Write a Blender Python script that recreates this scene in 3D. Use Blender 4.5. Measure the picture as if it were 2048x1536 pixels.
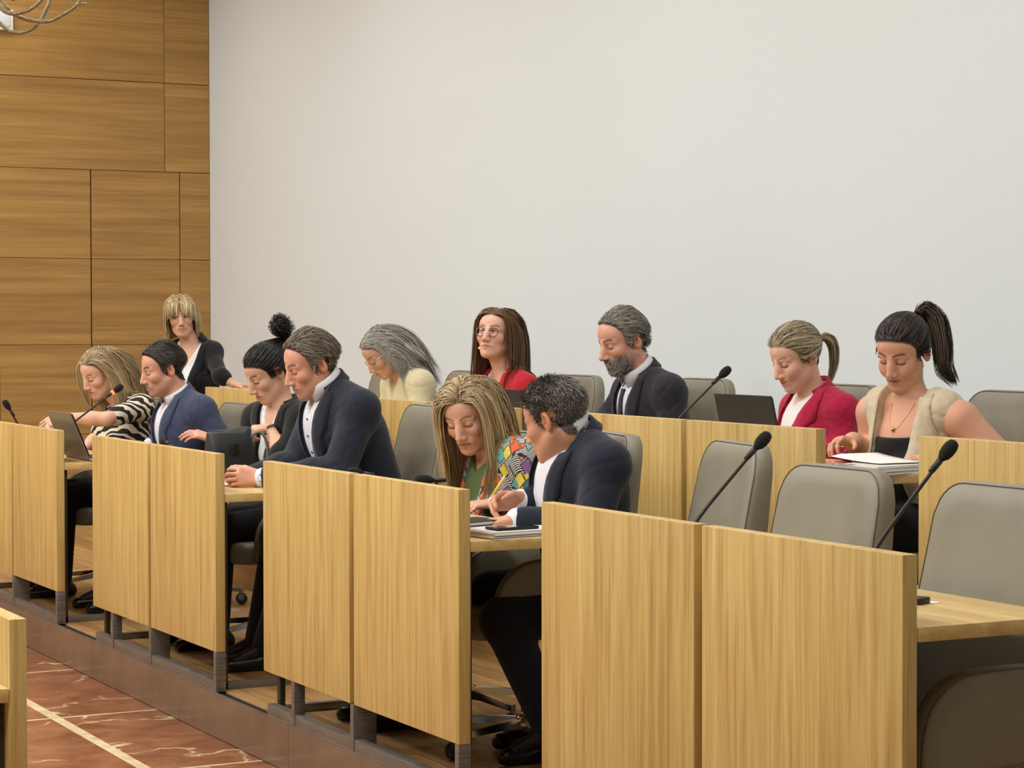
import bpy, bmesh, math, random
import numpy as np
from mathutils import Vector, Matrix
random.seed(7); rng = np.random.default_rng(7)
scene = bpy.context.scene
for o in list(bpy.data.objects): bpy.data.objects.remove(o)
COL = scene.collection
# World axes: X = away from the front row towards the white wall, Y = along the rows, Z up (0 = front platform)
# ---------------------------------------------------------------- camera
FPX, YAW, PITCH, ROLL, CAMH = 4397.9, 0.4791505, -0.0256718, -0.0014845, 1.42
CF = np.array([math.sin(YAW)*math.cos(PITCH), math.cos(YAW)*math.cos(PITCH), math.sin(PITCH)])
_r = np.array([math.cos(YAW), -math.sin(YAW), 0.0]); _u = np.cross(_r, CF)
CR = math.cos(ROLL)*_r + math.sin(ROLL)*_u; CU = -math.sin(ROLL)*_r + math.cos(ROLL)*_u
cam = bpy.data.cameras.new('camera'); cam.sensor_width = 36; cam.lens = 36*FPX/2048; cam.clip_end = 100
camo = bpy.data.objects.new('camera', cam); COL.objects.link(camo)
camo.matrix_world = Matrix(((CR[0],CU[0],-CF[0],0),(CR[1],CU[1],-CF[1],0),(CR[2],CU[2],-CF[2],CAMH),(0,0,0,1)))
scene.camera = camo
def px(x, y, X=None, Y=None, Z=None):
    d = (x-1024)/FPX*CR - (y-768)/FPX*CU + CF
    t = X/d[0] if X is not None else Y/d[1] if Y is not None else (Z-CAMH)/d[2]
    return d*t + np.array([0,0,CAMH])
# ---------------------------------------------------------------- world, lights, exposure
w = bpy.data.worlds.new('world'); scene.world = w; w.use_nodes = True
w.node_tree.nodes['Background'].inputs[0].default_value = (.95, .98, 1, 1)
w.node_tree.nodes['Background'].inputs[1].default_value = .10
def area(name, loc, sx, sy, power, col=(1, .995, .985), rot=(0,0,0)):
    l = bpy.data.lights.new(name, 'AREA'); l.shape = 'RECTANGLE'; l.size = sx; l.size_y = sy; l.energy = power; l.color = col
    o = bpy.data.objects.new(name, l); COL.objects.link(o); o.location = loc; o.rotation_euler = rot
    return o
for ix, X in enumerate((-2.8, .3, 3.7)):
    for iy in range(5):
        area('ceiling_lamp', (X, 3.4+iy*2.95, 4.55), .9, 1.6, (130, 84, 40)[ix]*(.8, 1, 1, 1, .8)[iy])
scene.view_settings.view_transform = 'Standard'; scene.view_settings.look = 'None'
scene.view_settings.exposure = 0.0; scene.view_settings.gamma = 1; scene.view_settings.use_curve_mapping = False
# ---------------------------------------------------------------- mesh helpers
def mesh(name, verts, faces, smooth=False):
    me = bpy.data.meshes.new(name)
    me.from_pydata([tuple(map(float, v)) for v in verts], [], [tuple(int(i) for i in f) for f in faces])
    if smooth: me.polygons.foreach_set('use_smooth', [True]*len(me.polygons))
    me.update(); return me
def link(name, me, mat=None, parent=None, loc=None):
    if mat is not None and not me.materials: me.materials.append(mat)
    o = bpy.data.objects.new(name, me); COL.objects.link(o)
    if parent is not None: o.parent = parent
    if loc is not None: o.location = loc
    return o
def tag(o, label, cat, group=None):
    o['label'] = label; o['category'] = cat
    if group: o['group'] = group
    return o
def struct(o): o['kind'] = 'structure'; return o
def empty(name, loc=(0,0,0), rz=0):
    o = bpy.data.objects.new(name, None); COL.objects.link(o); o.location = loc; o.rotation_euler = (0,0,rz); o.empty_display_size = .1
    return o
def box_me(lo, hi, bevel=0.0, seg=2, smooth=True):
    bm = bmesh.new(); bmesh.ops.create_cube(bm, size=1)
    lo, hi = Vector(lo), Vector(hi)
    for v in bm.verts: v.co = Vector([(lo[i]+hi[i])/2 + v.co[i]*(hi[i]-lo[i]) for i in range(3)])
    if bevel > 0: bmesh.ops.bevel(bm, geom=list(bm.edges), offset=bevel, segments=seg, affect='EDGES', profile=.5)
    me = bpy.data.meshes.new('box'); bm.to_mesh(me); bm.free()
    if bevel > 0 and smooth:
        me.polygons.foreach_set('use_smooth', [True]*len(me.polygons))
        try: me.set_sharp_from_angle(angle=math.radians(35))
        except Exception: pass
    return me
def box(name, lo, hi, mat, parent=None, bevel=0.0, seg=2):
    return link(name, box_me(lo, hi, bevel, seg), mat, parent)
def tube_geo(pts, rad, n=8, cap=True):
    pts = np.asarray(pts, float); m = len(pts)
    rad = np.full(m, rad) if np.isscalar(rad) else np.asarray(rad, float)
    T = np.gradient(pts, axis=0); T /= np.linalg.norm(T, axis=1)[:, None]+1e-12
    a = np.array([0,0,1.]) if abs(T[0][2]) < .9 else np.array([1.,0,0])
    N = np.cross(T[0], a); N /= np.linalg.norm(N); V = []; F = []
    for i in range(m):
        N = N - T[i]*np.dot(N, T[i]); N /= np.linalg.norm(N)+1e-12; B = np.cross(T[i], N)
        for k in range(n):
            t = 2*math.pi*k/n; V.append(pts[i]+rad[i]*(math.cos(t)*N+math.sin(t)*B))
    for i in range(m-1):
        for k in range(n):
            F.append((i*n+k, i*n+(k+1)%n, (i+1)*n+(k+1)%n, (i+1)*n+k))
    if cap: F.append(tuple(range(n))[::-1]); F.append(tuple((m-1)*n+k for k in range(n)))
    return V, F
def tube(name, pts, rad, mat, parent=None, n=8):
    return link(name, mesh(name, *tube_geo(pts, rad, n), smooth=True), mat, parent)
def lathe_geo(prof, n=16, c=(0,0,0), ax=2):
    V = []; F = []; m = len(prof)
    for r, z in prof:
        for k in range(n):
            t = 2*math.pi*k/n; p = [r*math.cos(t), r*math.sin(t), z]
            if ax == 0: p = [p[2], p[0], p[1]]
            if ax == 1: p = [p[1], p[2], p[0]]
            V.append([p[i]+c[i] for i in range(3)])
    for i in range(m-1):
        for k in range(n): F.append((i*n+k, i*n+(k+1)%n, (i+1)*n+(k+1)%n, (i+1)*n+k))
    F.append(tuple(range(n))[::-1]); F.append(tuple((m-1)*n+k for k in range(n)))
    return V, F
def join_geo(*gs):
    V = []; F = []
    for v, f in gs:
        o = len(V); V += list(v); F += [tuple(i+o for i in q) for q in f]
    return V, F
def bez(p0, p1, p2, p3, n=14):
    p0, p1, p2, p3 = map(np.asarray, (p0, p1, p2, p3)); t = np.linspace(0, 1, n)[:, None]
    return (1-t)**3*p0+3*(1-t)**2*t*p1+3*(1-t)*t*t*p2+t**3*p3
def catmull(P, n=8):
    P = np.asarray(P, float); P = np.vstack([2*P[0]-P[1], P, 2*P[-1]-P[-2]]); out = []
    for i in range(1, len(P)-2):
        for t in np.linspace(0, 1, n, endpoint=False):
            a, b, c, d = P[i-1:i+3]
            out.append(.5*((2*b)+(-a+c)*t+(2*a-5*b+4*c-d)*t*t+(-a+3*b-3*c+d)*t**3))
    out.append(P[-2]); return np.array(out)
# ---------------------------------------------------------------- materials
def srgb(r, g, b):
    f = lambda c: (c/255/12.92 if c/255 <= .04045 else ((c/255+.055)/1.055)**2.4)
    return (f(r), f(g), f(b), 1)
class NT:
    def __init__(s, name):
        s.m = bpy.data.materials.new(name); s.m.use_nodes = True; s.t = s.m.node_tree
        s.b = s.t.nodes['Principled BSDF']
    def n(s, typ, **kw):
        nd = s.t.nodes.new(typ)
        for k, v in kw.items():
            if k in ('inp',):
                for a, b in v.items(): nd.inputs[a].default_value = b
            else: setattr(nd, k, v)
        return nd
    def l(s, a, b): s.t.links.new(a, b)
    def set(s, **kw):
        for k, v in kw.items(): s.b.inputs[k.replace('_', ' ')].default_value = v
        return s
    def coord(s, scale=(1,1,1), rot=(0,0,0), which='Object', rnd=0):
        tc = s.n('ShaderNodeTexCoord'); mp = s.n('ShaderNodeMapping'); mp.inputs['Scale'].default_value = scale; mp.inputs['Rotation'].default_value = rot
        s.l(tc.outputs[which], mp.inputs['Vector'])
        if rnd:
            oi = s.n('ShaderNodeObjectInfo'); ml = s.n('ShaderNodeMath', operation='MULTIPLY'); ml.inputs[1].default_value = rnd
            s.l(oi.outputs['Random'], ml.inputs[0]); s.l(ml.outputs[0], mp.inputs['Location'])
        return mp.outputs[0]
    def ramp(s, fac, stops, interp='LINEAR'):
        r = s.n('ShaderNodeValToRGB'); e = r.color_ramp; e.interpolation = interp
        while len(e.elements) < len(stops): e.elements.new(.5)
        for el, (p, c) in zip(e.elements, stops): el.position = p; el.color = c
        s.l(fac, r.inputs[0]); return r.outputs[0]
    def mix(s, fac, a, b, mode='MIX'):
        m = s.n('ShaderNodeMix', data_type='RGBA', blend_type=mode)
        for v, i in ((fac, 0), (a, 6), (b, 7)):
            if hasattr(v, 'is_linked'): s.l(v, m.inputs[i])
            else: m.inputs[i].default_value = v
        return m.outputs[2]
    def noise(s, vec, scale, detail=4, rough=.55, dist=0):
        n = s.n('ShaderNodeTexNoise'); s.l(vec, n.inputs['Vector'])
        n.inputs['Scale'].default_value = scale; n.inputs['Detail'].default_value = detail; n.inputs['Roughness'].default_value = rough; n.inputs['Distortion'].default_value = dist
        return n.outputs[0]
    def bump(s, h, strength=.2, dist=.01):
        b = s.n('ShaderNodeBump'); b.inputs['Strength'].default_value = strength; b.inputs['Distance'].default_value = dist
        s.l(h, b.inputs['Height']); s.l(b.outputs[0], s.b.inputs['Normal'])
    def color(s, c): s.l(c, s.b.inputs['Base Color'])
def plain(name, c, rough=.5, metal=0.0, **kw):
    t = NT(name); t.set(Base_Color=c, Roughness=rough, Metallic=metal, **kw); return t.m
def wood(name, dark, mid, light, axis, freq=1.0, rough=.42, varied=.12):
    """oak veneer, grain along `axis` (0,1,2)"""
    t = NT(name); sc = [26*freq]*3; sc[axis] = 1.1*freq
    v = t.coord(sc, rnd=37.0)
    a = t.noise(v, 1.0, 5, .6, .35)
    sc2 = [150*freq]*3; sc2[axis] = 3.0*freq
    b = t.noise(t.coord(sc2, rnd=11.0), 1.0, 3, .6)
    c1 = t.ramp(a, [(.25, dark), (.48, mid), (.72, light)])
    c2 = t.mix(t.ramp(b, [(.36, (0,0,0,1)), (.6, (1,1,1,1))]), dark, c1)
    c3 = t.mix(.42, c1, c2)
    if varied:
        oi = t.n('ShaderNodeObjectInfo'); hs = t.n('ShaderNodeHueSaturation'); mr = t.n('ShaderNodeMapRange')
        mr.inputs[3].default_value = 1-varied; mr.inputs[4].default_value = 1+varied
        t.l(oi.outputs['Random'], mr.inputs[0]); t.l(mr.outputs[0], hs.inputs['Value']); t.l(c3, hs.inputs['Color']); c3 = hs.outputs[0]
    t.color(c3); t.set(Roughness=rough); t.bump(b, .08, .002); return t.m
M = {}
M['oak_v'] = wood('oak_vertical', srgb(166,129,70), srgb(203,171,102), srgb(218,189,120), 2, 1.3, .45, .04)
M['oak_top'] = wood('oak_top', srgb(190,154,94), srgb(216,184,120), srgb(228,198,138), 1, 1.0, .4, .03)
M['oak_wall'] = wood('oak_wall', srgb(138,102,50), srgb(168,128,66), srgb(188,149,82), 0, .55, .3, .03)
M['parquet'] = wood('parquet', srgb(128,92,52), srgb(170,132,82), srgb(196,160,106), 1, .8, .35, .16)
M['gap'] = plain('shadow_gap', srgb(40,28,18), .8)
t = NT('white_wall'); v = t.coord((1,1,1)); n = t.noise(v, 90, 3, .6); t.set(Base_Color=srgb(219,227,229), Roughness=.85); t.bump(n, .12, .003); M['wall'] = t.m
M['ceil'] = plain('ceiling_paint', srgb(236,234,228), .9)
def leather(name, c, c2):
    t = NT(name); v = t.coord((1,1,1)); n = t.noise(v, 260, 3, .6); n2 = t.noise(v, 5, 3)
    t.color(t.mix(t.ramp(n2, [(.3,(0,0,0,1)),(.7,(1,1,1,1))]), c, c2)); t.set(Roughness=.48); t.bump(n, .12, .001); return t.m
M['leather'] = leather('taupe_leather', srgb(130,125,108), srgb(140,135,117))
M['seam'] = plain('leather_seam', srgb(96,89,75), .7)
t = NT('brushed_steel'); n = t.noise(t.coord((8,8,220)), 1, 3); t.color(t.ramp(n, [(.3, srgb(120,116,110)), (.7, srgb(150,146,138))])); t.set(Metallic=.75, Roughness=.42); M['steel'] = t.m
M['post'] = plain('dark_steel', srgb(70,66,60), .5, .6); M['chrome'] = plain('chrome', srgb(200,198,194), .16, 1.0)
M['darkmetal'] = plain('dark_channel', srgb(34,32,30), .5, .3)
M['black'] = plain('black_plastic', srgb(24,23,23), .45)
t = NT('mic_foam'); n = t.noise(t.coord((1,1,1)), 900, 2); t.set(Base_Color=srgb(22,21,21), Roughness=.95); t.bump(n, .6, .002); M['foam'] = t.m
M['neck'] = plain('gooseneck', srgb(58,52,48), .5, .4)
t = NT('red_led'); t.set(Base_Color=srgb(255,70,20), Emission_Color=srgb(255,90,40), Emission_Strength=4.0); M['led'] = t.m
def marble():
    t = NT('red_marble'); v = t.coord((1,1,1), rnd=60.0)
    base = t.noise(v, 5, 8, .68, .6)
    c = t.ramp(base, [(.26, srgb(92,52,34)), (.48, srgb(132,82,56)), (.66, srgb(154,104,74)), (.85, srgb(132,88,62))])
    vn = t.n('ShaderNodeTexVoronoi', feature='DISTANCE_TO_EDGE'); vn.inputs['Scale'].default_value = 2.6
    nz = t.n('ShaderNodeTexNoise'); nz.inputs['Scale'].default_value = 4; nz.inputs['Detail'].default_value = 6; t.l(v, nz.inputs['Vector'])
    mx = t.n('ShaderNodeMix', data_type='RGBA'); mx.inputs[0].default_value = .32; t.l(v, mx.inputs[6]); t.l(nz.outputs[1], mx.inputs[7]); t.l(mx.outputs[2], vn.inputs['Vector'])
    vein = t.ramp(vn.outputs[0], [(.0, (1,1,1,1)), (.012, (.7,.7,.7,1)), (.03, (0,0,0,1))])
    msk = t.ramp(t.noise(v, 3.1, 3), [(.46, (0,0,0,1)), (.58, (1,1,1,1))])
    f = t.mix(1.0, vein, msk, 'MULTIPLY'); t.color(t.mix(f, c, srgb(226,206,164)))
    t.set(Roughness=.24); return t.m
M['marble'] = marble()
t = NT('cream_marble'); n = t.noise(t.coord((1,1,1)), 14, 6, .65); t.color(t.ramp(n, [(.3, srgb(188,168,128)), (.7, srgb(228,212,172))])); t.set(Roughness=.25); M['cream'] = t.m
t = NT('brown_stone'); n = t.noise(t.coord((1,1,1)), 4, 6, .6); t.color(t.ramp(n, [(.3, srgb(98,78,62)), (.7, srgb(118,96,78))])); t.set(Roughness=.16); M['riser'] = t.m
M['white_plastic'] = plain('white_plastic', srgb(232,230,224), .4)
M['paper'] = plain('paper', srgb(238,236,230), .8)
# ---------------------------------------------------------------- setting
EX = 2.909                      # front face of the first desk row = edge of the first platform
R2 = 4.2; STEP = .155           # second row and its platform
WX, WY = 5.8, 16.24             # white wall, wood wall
FZ = -.178                      # marble floor
wr = struct(box('wall_back', (WX, -3, FZ), (WX+.15, WY+.02, 4.8), M['wall']))
struct(box('ceiling', (-5, -3, 4.7), (WX+.15, WY+.2, 4.8), M['ceil']))
# wood panelled wall
wl = struct(box('wall_left', (-5, WY+.02, FZ), (WX+.15, WY+.2, 4.7), M['gap']))
zs = [-.03, .62, 1.295, 1.945, 2.617, 3.297, 3.975, 4.65]
DL, DM, DR, DT = 4.15, 4.853, 5.556, 2.617
g = .004
def panel(x0, x1, z0, z1, parent, dy=0.0, m='oak_wall', gg=None):
    q = gg or g
    box('panel', (x0+q/2, WY+dy, z0+q/2), (x1-q/2, WY+.025, z1-q/2), M[m], parent, bevel=.0015, seg=1)
for i in range(len(zs)-1):
    z0, z1 = zs[i], zs[i+1]
    if z1 <= DT+.01: cols = [(-5, -2.6), (-2.6, -.2), (-.2, 2.0), (2.0, DL), (DR, WX-.002)]
    else: cols = [(-5, -2.6), (-2.6, -.2), (-.2, 2.6), (2.6, 5.437), (5.437, WX-.002)]
    for c in cols: panel(c[0], c[1], z0, z1, wl)
for k, (x0, x1) in enumerate(((DL, DM), (DM, DR))):
    d = struct(box('door_%d' % (k+1), (x0+.006, WY+.012, -.03), (x1-.006, WY+.0199, DT-.005), M['gap']))
    for i in range(4): panel(x0+.003, x1-.003, zs[i], zs[i+1], d, 0, gg=.003)
    hy = WY-.05
    hx = x1-.08 if k == 0 else x0+.22
    if k: 
        h = box('door_handle', (x0+.21, WY-.004, 1.2), (x0+.265, WY+.0, 1.245), M['steel'], d, .002, 1)
# platforms
pf = struct(box('floor', (EX+.04, -2.5, FZ), (R2+.01, WY+.02, -.014), M['gap']))
struct(box('floor_upper', (R2, -2.5, FZ), (WX, 11.9, STEP-.002), M['parquet']))
struct(box('floor_aisle', (R2+.01, 11.9, FZ), (WX, WY+.02, -.001), M['parquet']))
pw = .118; plank_mes = {}
for i in range(11):
    x0 = EX+.042+i*pw
    if x0 > R2-.01: break
    y = 2.2-random.random()*1.2
    while y < WY:
        L = random.choice((1.0, 1.2, 1.4, 1.6)); y1 = min(y+L, WY)
        if L not in plank_mes: plank_mes[L] = box_me((0,0,-.013), (pw-.0015, L-.0015, 0), .001, 1)
        me = plank_mes[L] if y1-y >= L-1e-6 else box_me((0,0,-.013), (pw-.0015, y1-y-.0015, 0), .001, 1)
        link('plank', me, M['parquet'], pf, (x0, y, 0)); y = y1
struct(box('trim_1', (EX+.003, -2.5, -.06), (EX+.041, WY, -.006), M['darkmetal']))
rs = struct(box('wall_riser', (EX+.006, -2.5, FZ-.02), (EX+.04, WY, -.061), M['gap']))
ys = [y for y in np.arange(9.747-1.2*9, WY, 1.2)]
for y in ys:
    box('stone_slab', (EX, y+.001, FZ+.001), (EX+.0065, y+1.199, -.001), M['riser'], rs, .001, 1)
box('cap', (EX-.001, -2.5, -.0035), (EX+.004, WY, .0005), M['steel'], rs)
# marble floor: square red tiles between cream strips
fm = struct(box('floor_marble', (-5, -2.5, FZ-.1), (EX+.006, WY+.02, FZ-.012), M['cream']))
ty = [7.606+k*1.226 for k in range(-6, 8)]
xb = [EX, 2.50, 2.46]
sw = .022
def tile(x0, x1, y0, y1, m='marble'):
    box('tile', (x0, y0, FZ-.012), (x1, y1, FZ), M[m], fm, .0008, 1)
for a, b in zip(ty[:-1], ty[1:]):
    if b < 3: continue
    tile(2.502, EX, a+sw/2, b-sw/2)
    tile(2.457, 2.5015, a+sw/2, b-sw/2, 'cream')
    for x1, x0 in ((2.4565, 1.25), (1.228, .022), (0, -1.2)):
        tile(x0, x1-.0005, a+sw/2, b-sw/2)
for y in ty[2:]:
    box('tile_strip', (-1.2, y-sw/2+.0005, FZ-.012), (EX, y+sw/2-.0005, FZ-.0003), M['cream'], fm)
# light switch plate on white wall, white box high on the wood wall
sp = empty('switch_plate', (WX, 15.94, 1.13)); tag(sp, 'white switch plate on the white wall beside the standing person', 'switch')
box('plate', (-.008, -.085, -.062), (0, .085, .062), M['white_plastic'], sp, .002, 1)
for k in (-1, 0, 1): box('rocker', (-.012, k*.05-.021, -.04), (-.008, k*.05+.021, .04), M['white_plastic'], sp, .001, 1)
eb = empty('emergency_light', (4.12, WY, 3.70)); tag(eb, 'white box light high on the wood wall behind the chandelier', 'emergency light')
box('housing', (-.16, -.045, -.075), (.14, 0, .075), M['white_plastic'], eb, .006, 2)
box('diffuser', (-.14, -.055, -.05), (.115, -.045, .055), plain('frosted_cover', srgb(214,218,224), .3), eb, .004, 2)
# ---------------------------------------------------------------- desks
PW = .801
def desk(y_right, x_front, z0, label, sgn=1, nseat=2, len_each=PW, gapw=.036):
    """double desk: two oak front panels on a steel frame, a worktop behind.  sgn=+1: worktop towards +X"""
    L = nseat*len_each+(nseat-1)*gapw
    r = empty('double_desk', (x_front, y_right+L/2, z0)); tag(r, label, 'desk', 'oak double desks')
    def bx(name, x0, x1, y0, y1, a, b, m, bev=.0025, par=r):
        xs = sorted((sgn*x0, sgn*x1)); return box(name, (xs[0], y0-L/2, a), (xs[1], y1-L/2, b), M[m], par, bev, 2)
    for k in range(nseat):
        bx('front_panel', 0, .040, k*(len_each+gapw), k*(len_each+gapw)+len_each, .1575, .9314, 'oak_v')
    bx('worktop', .041, .481, .0, L, .740, .773, 'oak_top')
    f = bx('steel_frame', .003, .037, .03, L-.03, 0.0, .04, 'steel', .001)
    for (y0, y1, d) in ((.002, .03, .042), (L/2-.014, L/2+.014, .085), (L-.30, L-.272, .042)):
        bx('leg', .0, d, y0, y1, 0.0006, .157, 'steel', .001)
    for y0 in (.045, L-.05): bx('post', .045, .066, y0, y0+.03, 0, .7395, 'post', .001)
    bx('foot', .047, .36, .045, .075, 0.0004, .03, 'steel', .001); bx('foot', .047, .36, L-.05, L-.02, 0.0004, .03, 'steel', .001)
    return r
row1 = [(10.33, 'oak double desk farthest along the front row, silver laptop on it'),
        (8.102, 'oak front-row double desk where the man with the wristwatch sits'),
        (5.95, 'oak front-row double desk where the man holding a yellow pen sits'),
        (3.785, 'empty oak front-row double desk nearest the camera')]
for y, l in row1: desk(y, EX, 0, l)
row2 = [(10.22, 'oak second-row double desk by the standing person in black'),
        (8.07, 'oak second-row double desk in front of the bearded man'),
        (5.925, 'oak second-row double desk with two laptops and loose papers at its end'),
        (3.75, 'oak second-row double desk at the right edge of the picture')]
for y, l in row2: desk(y, R2, STEP, l)
fd = px(53, 1237, Z=.9314+FZ)
dd = desk(fd[1], fd[0], FZ, 'corner of an oak desk on the marble floor at bottom left', sgn=-1)
# ---------------------------------------------------------------- chairs (local: forward +x, left +y)
def rounded_outline(w0, w1, z0, z1, r, n=7):
    """outline of the backrest in (y,z): width w0 at the bottom, w1 at the top, rounded top corners"""
    pts = [(-w0/2+.03, z0), (w0/2-.03, z0), (w0/2, z0+.04)]
    hw = lambda z: (w0+(w1-w0)*(z-z0)/(z1-z0))/2
    for z in np.linspace(z0+.1, z1-r, 5): pts.append((hw(z), z))
    for k in range(1, n+1):
        a = k/n*math.pi/2; pts.append((hw(z1)-r+r*math.cos(a), z1-r+r*math.sin(a)))
    return pts+[(-y, z) for y, z in pts[::-1] if (y, z) not in (pts[0], pts[1])]
def slab(outline, fx, thick, edge=.02, curve=0.0):
    """soft slab: outline (a,b) -> 3D by fx(a,b,d) with d = depth across the slab"""
    O = np.array(outline); c = O.mean(0); n = len(O); V = []; F = []
    def ring(s, d):
        d0 = O-c; L = np.linalg.norm(d0, axis=1)[:, None]; return [(*(c+d0*(1-s/L)), d) for c_ in [0]][0] if False else [(*p, d) for p in (c+d0*np.maximum(1-s/L, .05))]
    rings = []
    for s, d in ((.16, 0), (.06, 0.0), (edge*.75, .002), (edge*.25, edge*.35), (0, edge), (0, .5)):
        rings.append((s, d))
    prof = [(.17, 0.0), (.07, 0.001), (edge*.7, .004), (edge*.22, edge*.4), (0.0, edge)]
    allp = [(s, d, 0) for s, d in prof]+[(s, d, 1) for s, d in prof[::-1]]
    for s, d, side in allp:
        for (a, b, q) in ring(s, d):
            t = thick(b) if callable(thick) else thick
            V.append(fx(a, b, d if side == 0 else t-d))
    m = len(allp)
    for i in range(m-1):
        for k in range(n): F.append((i*n+k, i*n+(k+1)%n, (i+1)*n+(k+1)%n, (i+1)*n+k))
    F.append(tuple(range(n))[::-1]); F.append(tuple((m-1)*n+k for k in range(n)))
    return V, F, n, prof
ZT = 1.035
ol = rounded_outline(.53, .47, .43, ZT, .085)
def bfx(a, b, d):                                   # d=0 front face
    x = -.17-(b-.45)*.20+.55*(a*a)*.5-d; return (x, a, b)
bt = lambda b: .125-.055*(b-.43)/.6
bV, bF, bn, bp = slab(ol, bfx, bt, .028)
BACK = mesh('backrest', bV, bF, True)
def seam_geo(d_of, s=.006):
    O = np.array(ol); c = O.mean(0); dd = O-c; L = np.linalg.norm(dd, axis=1)[:, None]; Q = c+dd*(1-s/L)
    P = [bfx(a, b, d_of(b)) for a, b in Q][2:-0 or None]
    return tube_geo(P, .0016, 5)
SEAM_F = mesh('piping', *seam_geo(lambda b: .010), True); SEAM_B = mesh('piping', *seam_geo(lambda b: bt(b)-.010), True)
so = [(x, y) for x, y in [(-.20,-.25),(.18,-.26),(.25,-.22),(.28,-.12),(.285,0),(.28,.12),(.25,.22),(.18,.26),(-.20,.25)]]
so = catmull(so+[so[0]], 4)[:-1]
sV, sF, _, _ = slab(so, lambda a, b, d: (a, b, .475-d-.02*(a < -.1)), .10, .03)
SEAT = mesh('seat', sV, [f[::-1] for f in sF], True)
ao = catmull([(-.28,.44),(-.29,.60),(-.22,.64),(-.02,.645),(.09,.63),(.165,.565),(.19,.46),(.175,.385),(.12,.37),(.04,.40),(-.12,.42),(-.28,.44)], 4)[:-1]
aV, aF, an, _ = slab([tuple(p) for p in ao], lambda a, b, d: (a, d, b), .06, .022)
ARM = mesh('arm', aV, [f[::-1] for f in aF], True)
AS = mesh('piping', *tube_geo([(a*.985, .008, b-.005) for a, b in ao], .0014, 5), True)
COLM = mesh('column', *lathe_geo([(.028,.10),(.028,.24),(.02,.24),(.02,.37),(.07,.375),(.09,.40)], 14), True)
HUB = mesh('hub', *lathe_geo([(.0,.065),(.045,.07),(.05,.09),(.045,.115),(.03,.125)], 14), True)
def leg_geo():
    P = np.array([(.03,0,.095),(.12,0,.092),(.22,0,.082),(.30,0,.074)]); V = []; F = []
    for i, p in enumerate(P):
        w_, h_ = (.021, .017) if i < 1 else (.019-.002*i, .015-.002*i)
        for a, b in ((-1,-1),(1,-1),(.7,1),(-.7,1)): V.append((p[0], a*w_, p[2]+b*h_))
    for i in range(3):
        for k in range(4): F.append((i*4+k, i*4+(k+1)%4, (i+1)*4+(k+1)%4, (i+1)*4+k))
    F += [(3,2,1,0), (12,13,14,15)]; g2 = lathe_geo([(.012,.052),(.012,.088)], 10, (.295,0,0))
    return join_geo((V, F), g2)
LEG = mesh('leg', *leg_geo()); CAST = mesh('caster', *join_geo(lathe_geo([(.0,-.022),(.024,-.022),(.029,-.016),(.029,-.006),(.024,-.003),(.024,.003),(.029,.006),(.029,.016),(.024,.022),(0,.022)], 18, (.295,0,.0292), 1)), True)
def chair(x, y, z0, yaw, label, dz=0.0, group='taupe leather swivel chairs'):
    r = empty('swivel_chair', (x, y, z0), math.pi+math.radians(yaw)); tag(r, label, 'chair', group)
    up = (0,0,dz)
    b = link('backrest', BACK, M['leather'], r, up); link('piping', SEAM_F, M['seam'], b)
    link('seat', SEAT, M['leather'], r, up)
    for s in (1, -1):
        a = link('arm', ARM, M['leather'], r, (0, .245, dz) if s > 0 else (0, -.305, dz))
        link('piping', AS, M['seam'], a); p2 = link('piping', AS, M['seam'], a, (0,.044,0))
    link('column', COLM, M['chrome'], r, up); link('hub', HUB, M['chrome'], r)
    for k in range(5):
        l = link('leg', LEG, M['chrome'], r); l.rotation_euler = (0,0,math.radians(72*k+20)); link('caster', CAST, M['black'], l)
    return r
# x,y = seat centre (the top of the backrest stands about .29 behind it)
chairs1 = [(3.55, 11.55, 2, 'taupe chair under the person in the zebra print top'),
 (3.68, 10.73, 0, 'taupe chair under the man in the blue suit'),
 (3.62, 9.32, 0, 'taupe chair under the person with the curly dark bun'),
 (3.67, 8.44, -4, 'taupe chair under the man with the wristwatch'),
 (3.52, 7.16, 8, 'taupe chair under the person in the lolly print jacket'),
 (3.44, 6.50, -14, 'taupe chair under the man holding the yellow pen'),
 (3.475, 5.80, -12, 'empty taupe chair at the aisle, to the right of the man with the yellow pen'),
 (3.31, 4.99, 0, 'empty taupe chair at the nearest front desk, left of its two chairs'),
 (3.24, 4.20, 0, 'empty taupe chair at the lower right edge of the picture')]
cdz = [0,0,0,.06,0,.03,.03,0,0]
for (x, y, a, l), dz in zip(chairs1, cdz): chair(x, y, 0, a, l, dz)
chairs2 = [(4.90, 11.50, 0, 'empty taupe chair left of the grey haired person'),
 (4.92, 10.55, 0, 'taupe chair under the person in the cream sweater'),
 (4.92, 9.36, 0, 'taupe chair under the person with round glasses and red jacket'),
 (5.05, 8.42, 0, 'taupe chair under the bearded man'),
 (4.98, 7.24, 0, 'taupe chair under the person in the raspberry blazer'),
 (4.96, 6.20, 0, 'taupe chair under the person in the beige vest')]
for x, y, a, l in chairs2: chair(x, y, STEP, a, l)
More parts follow.
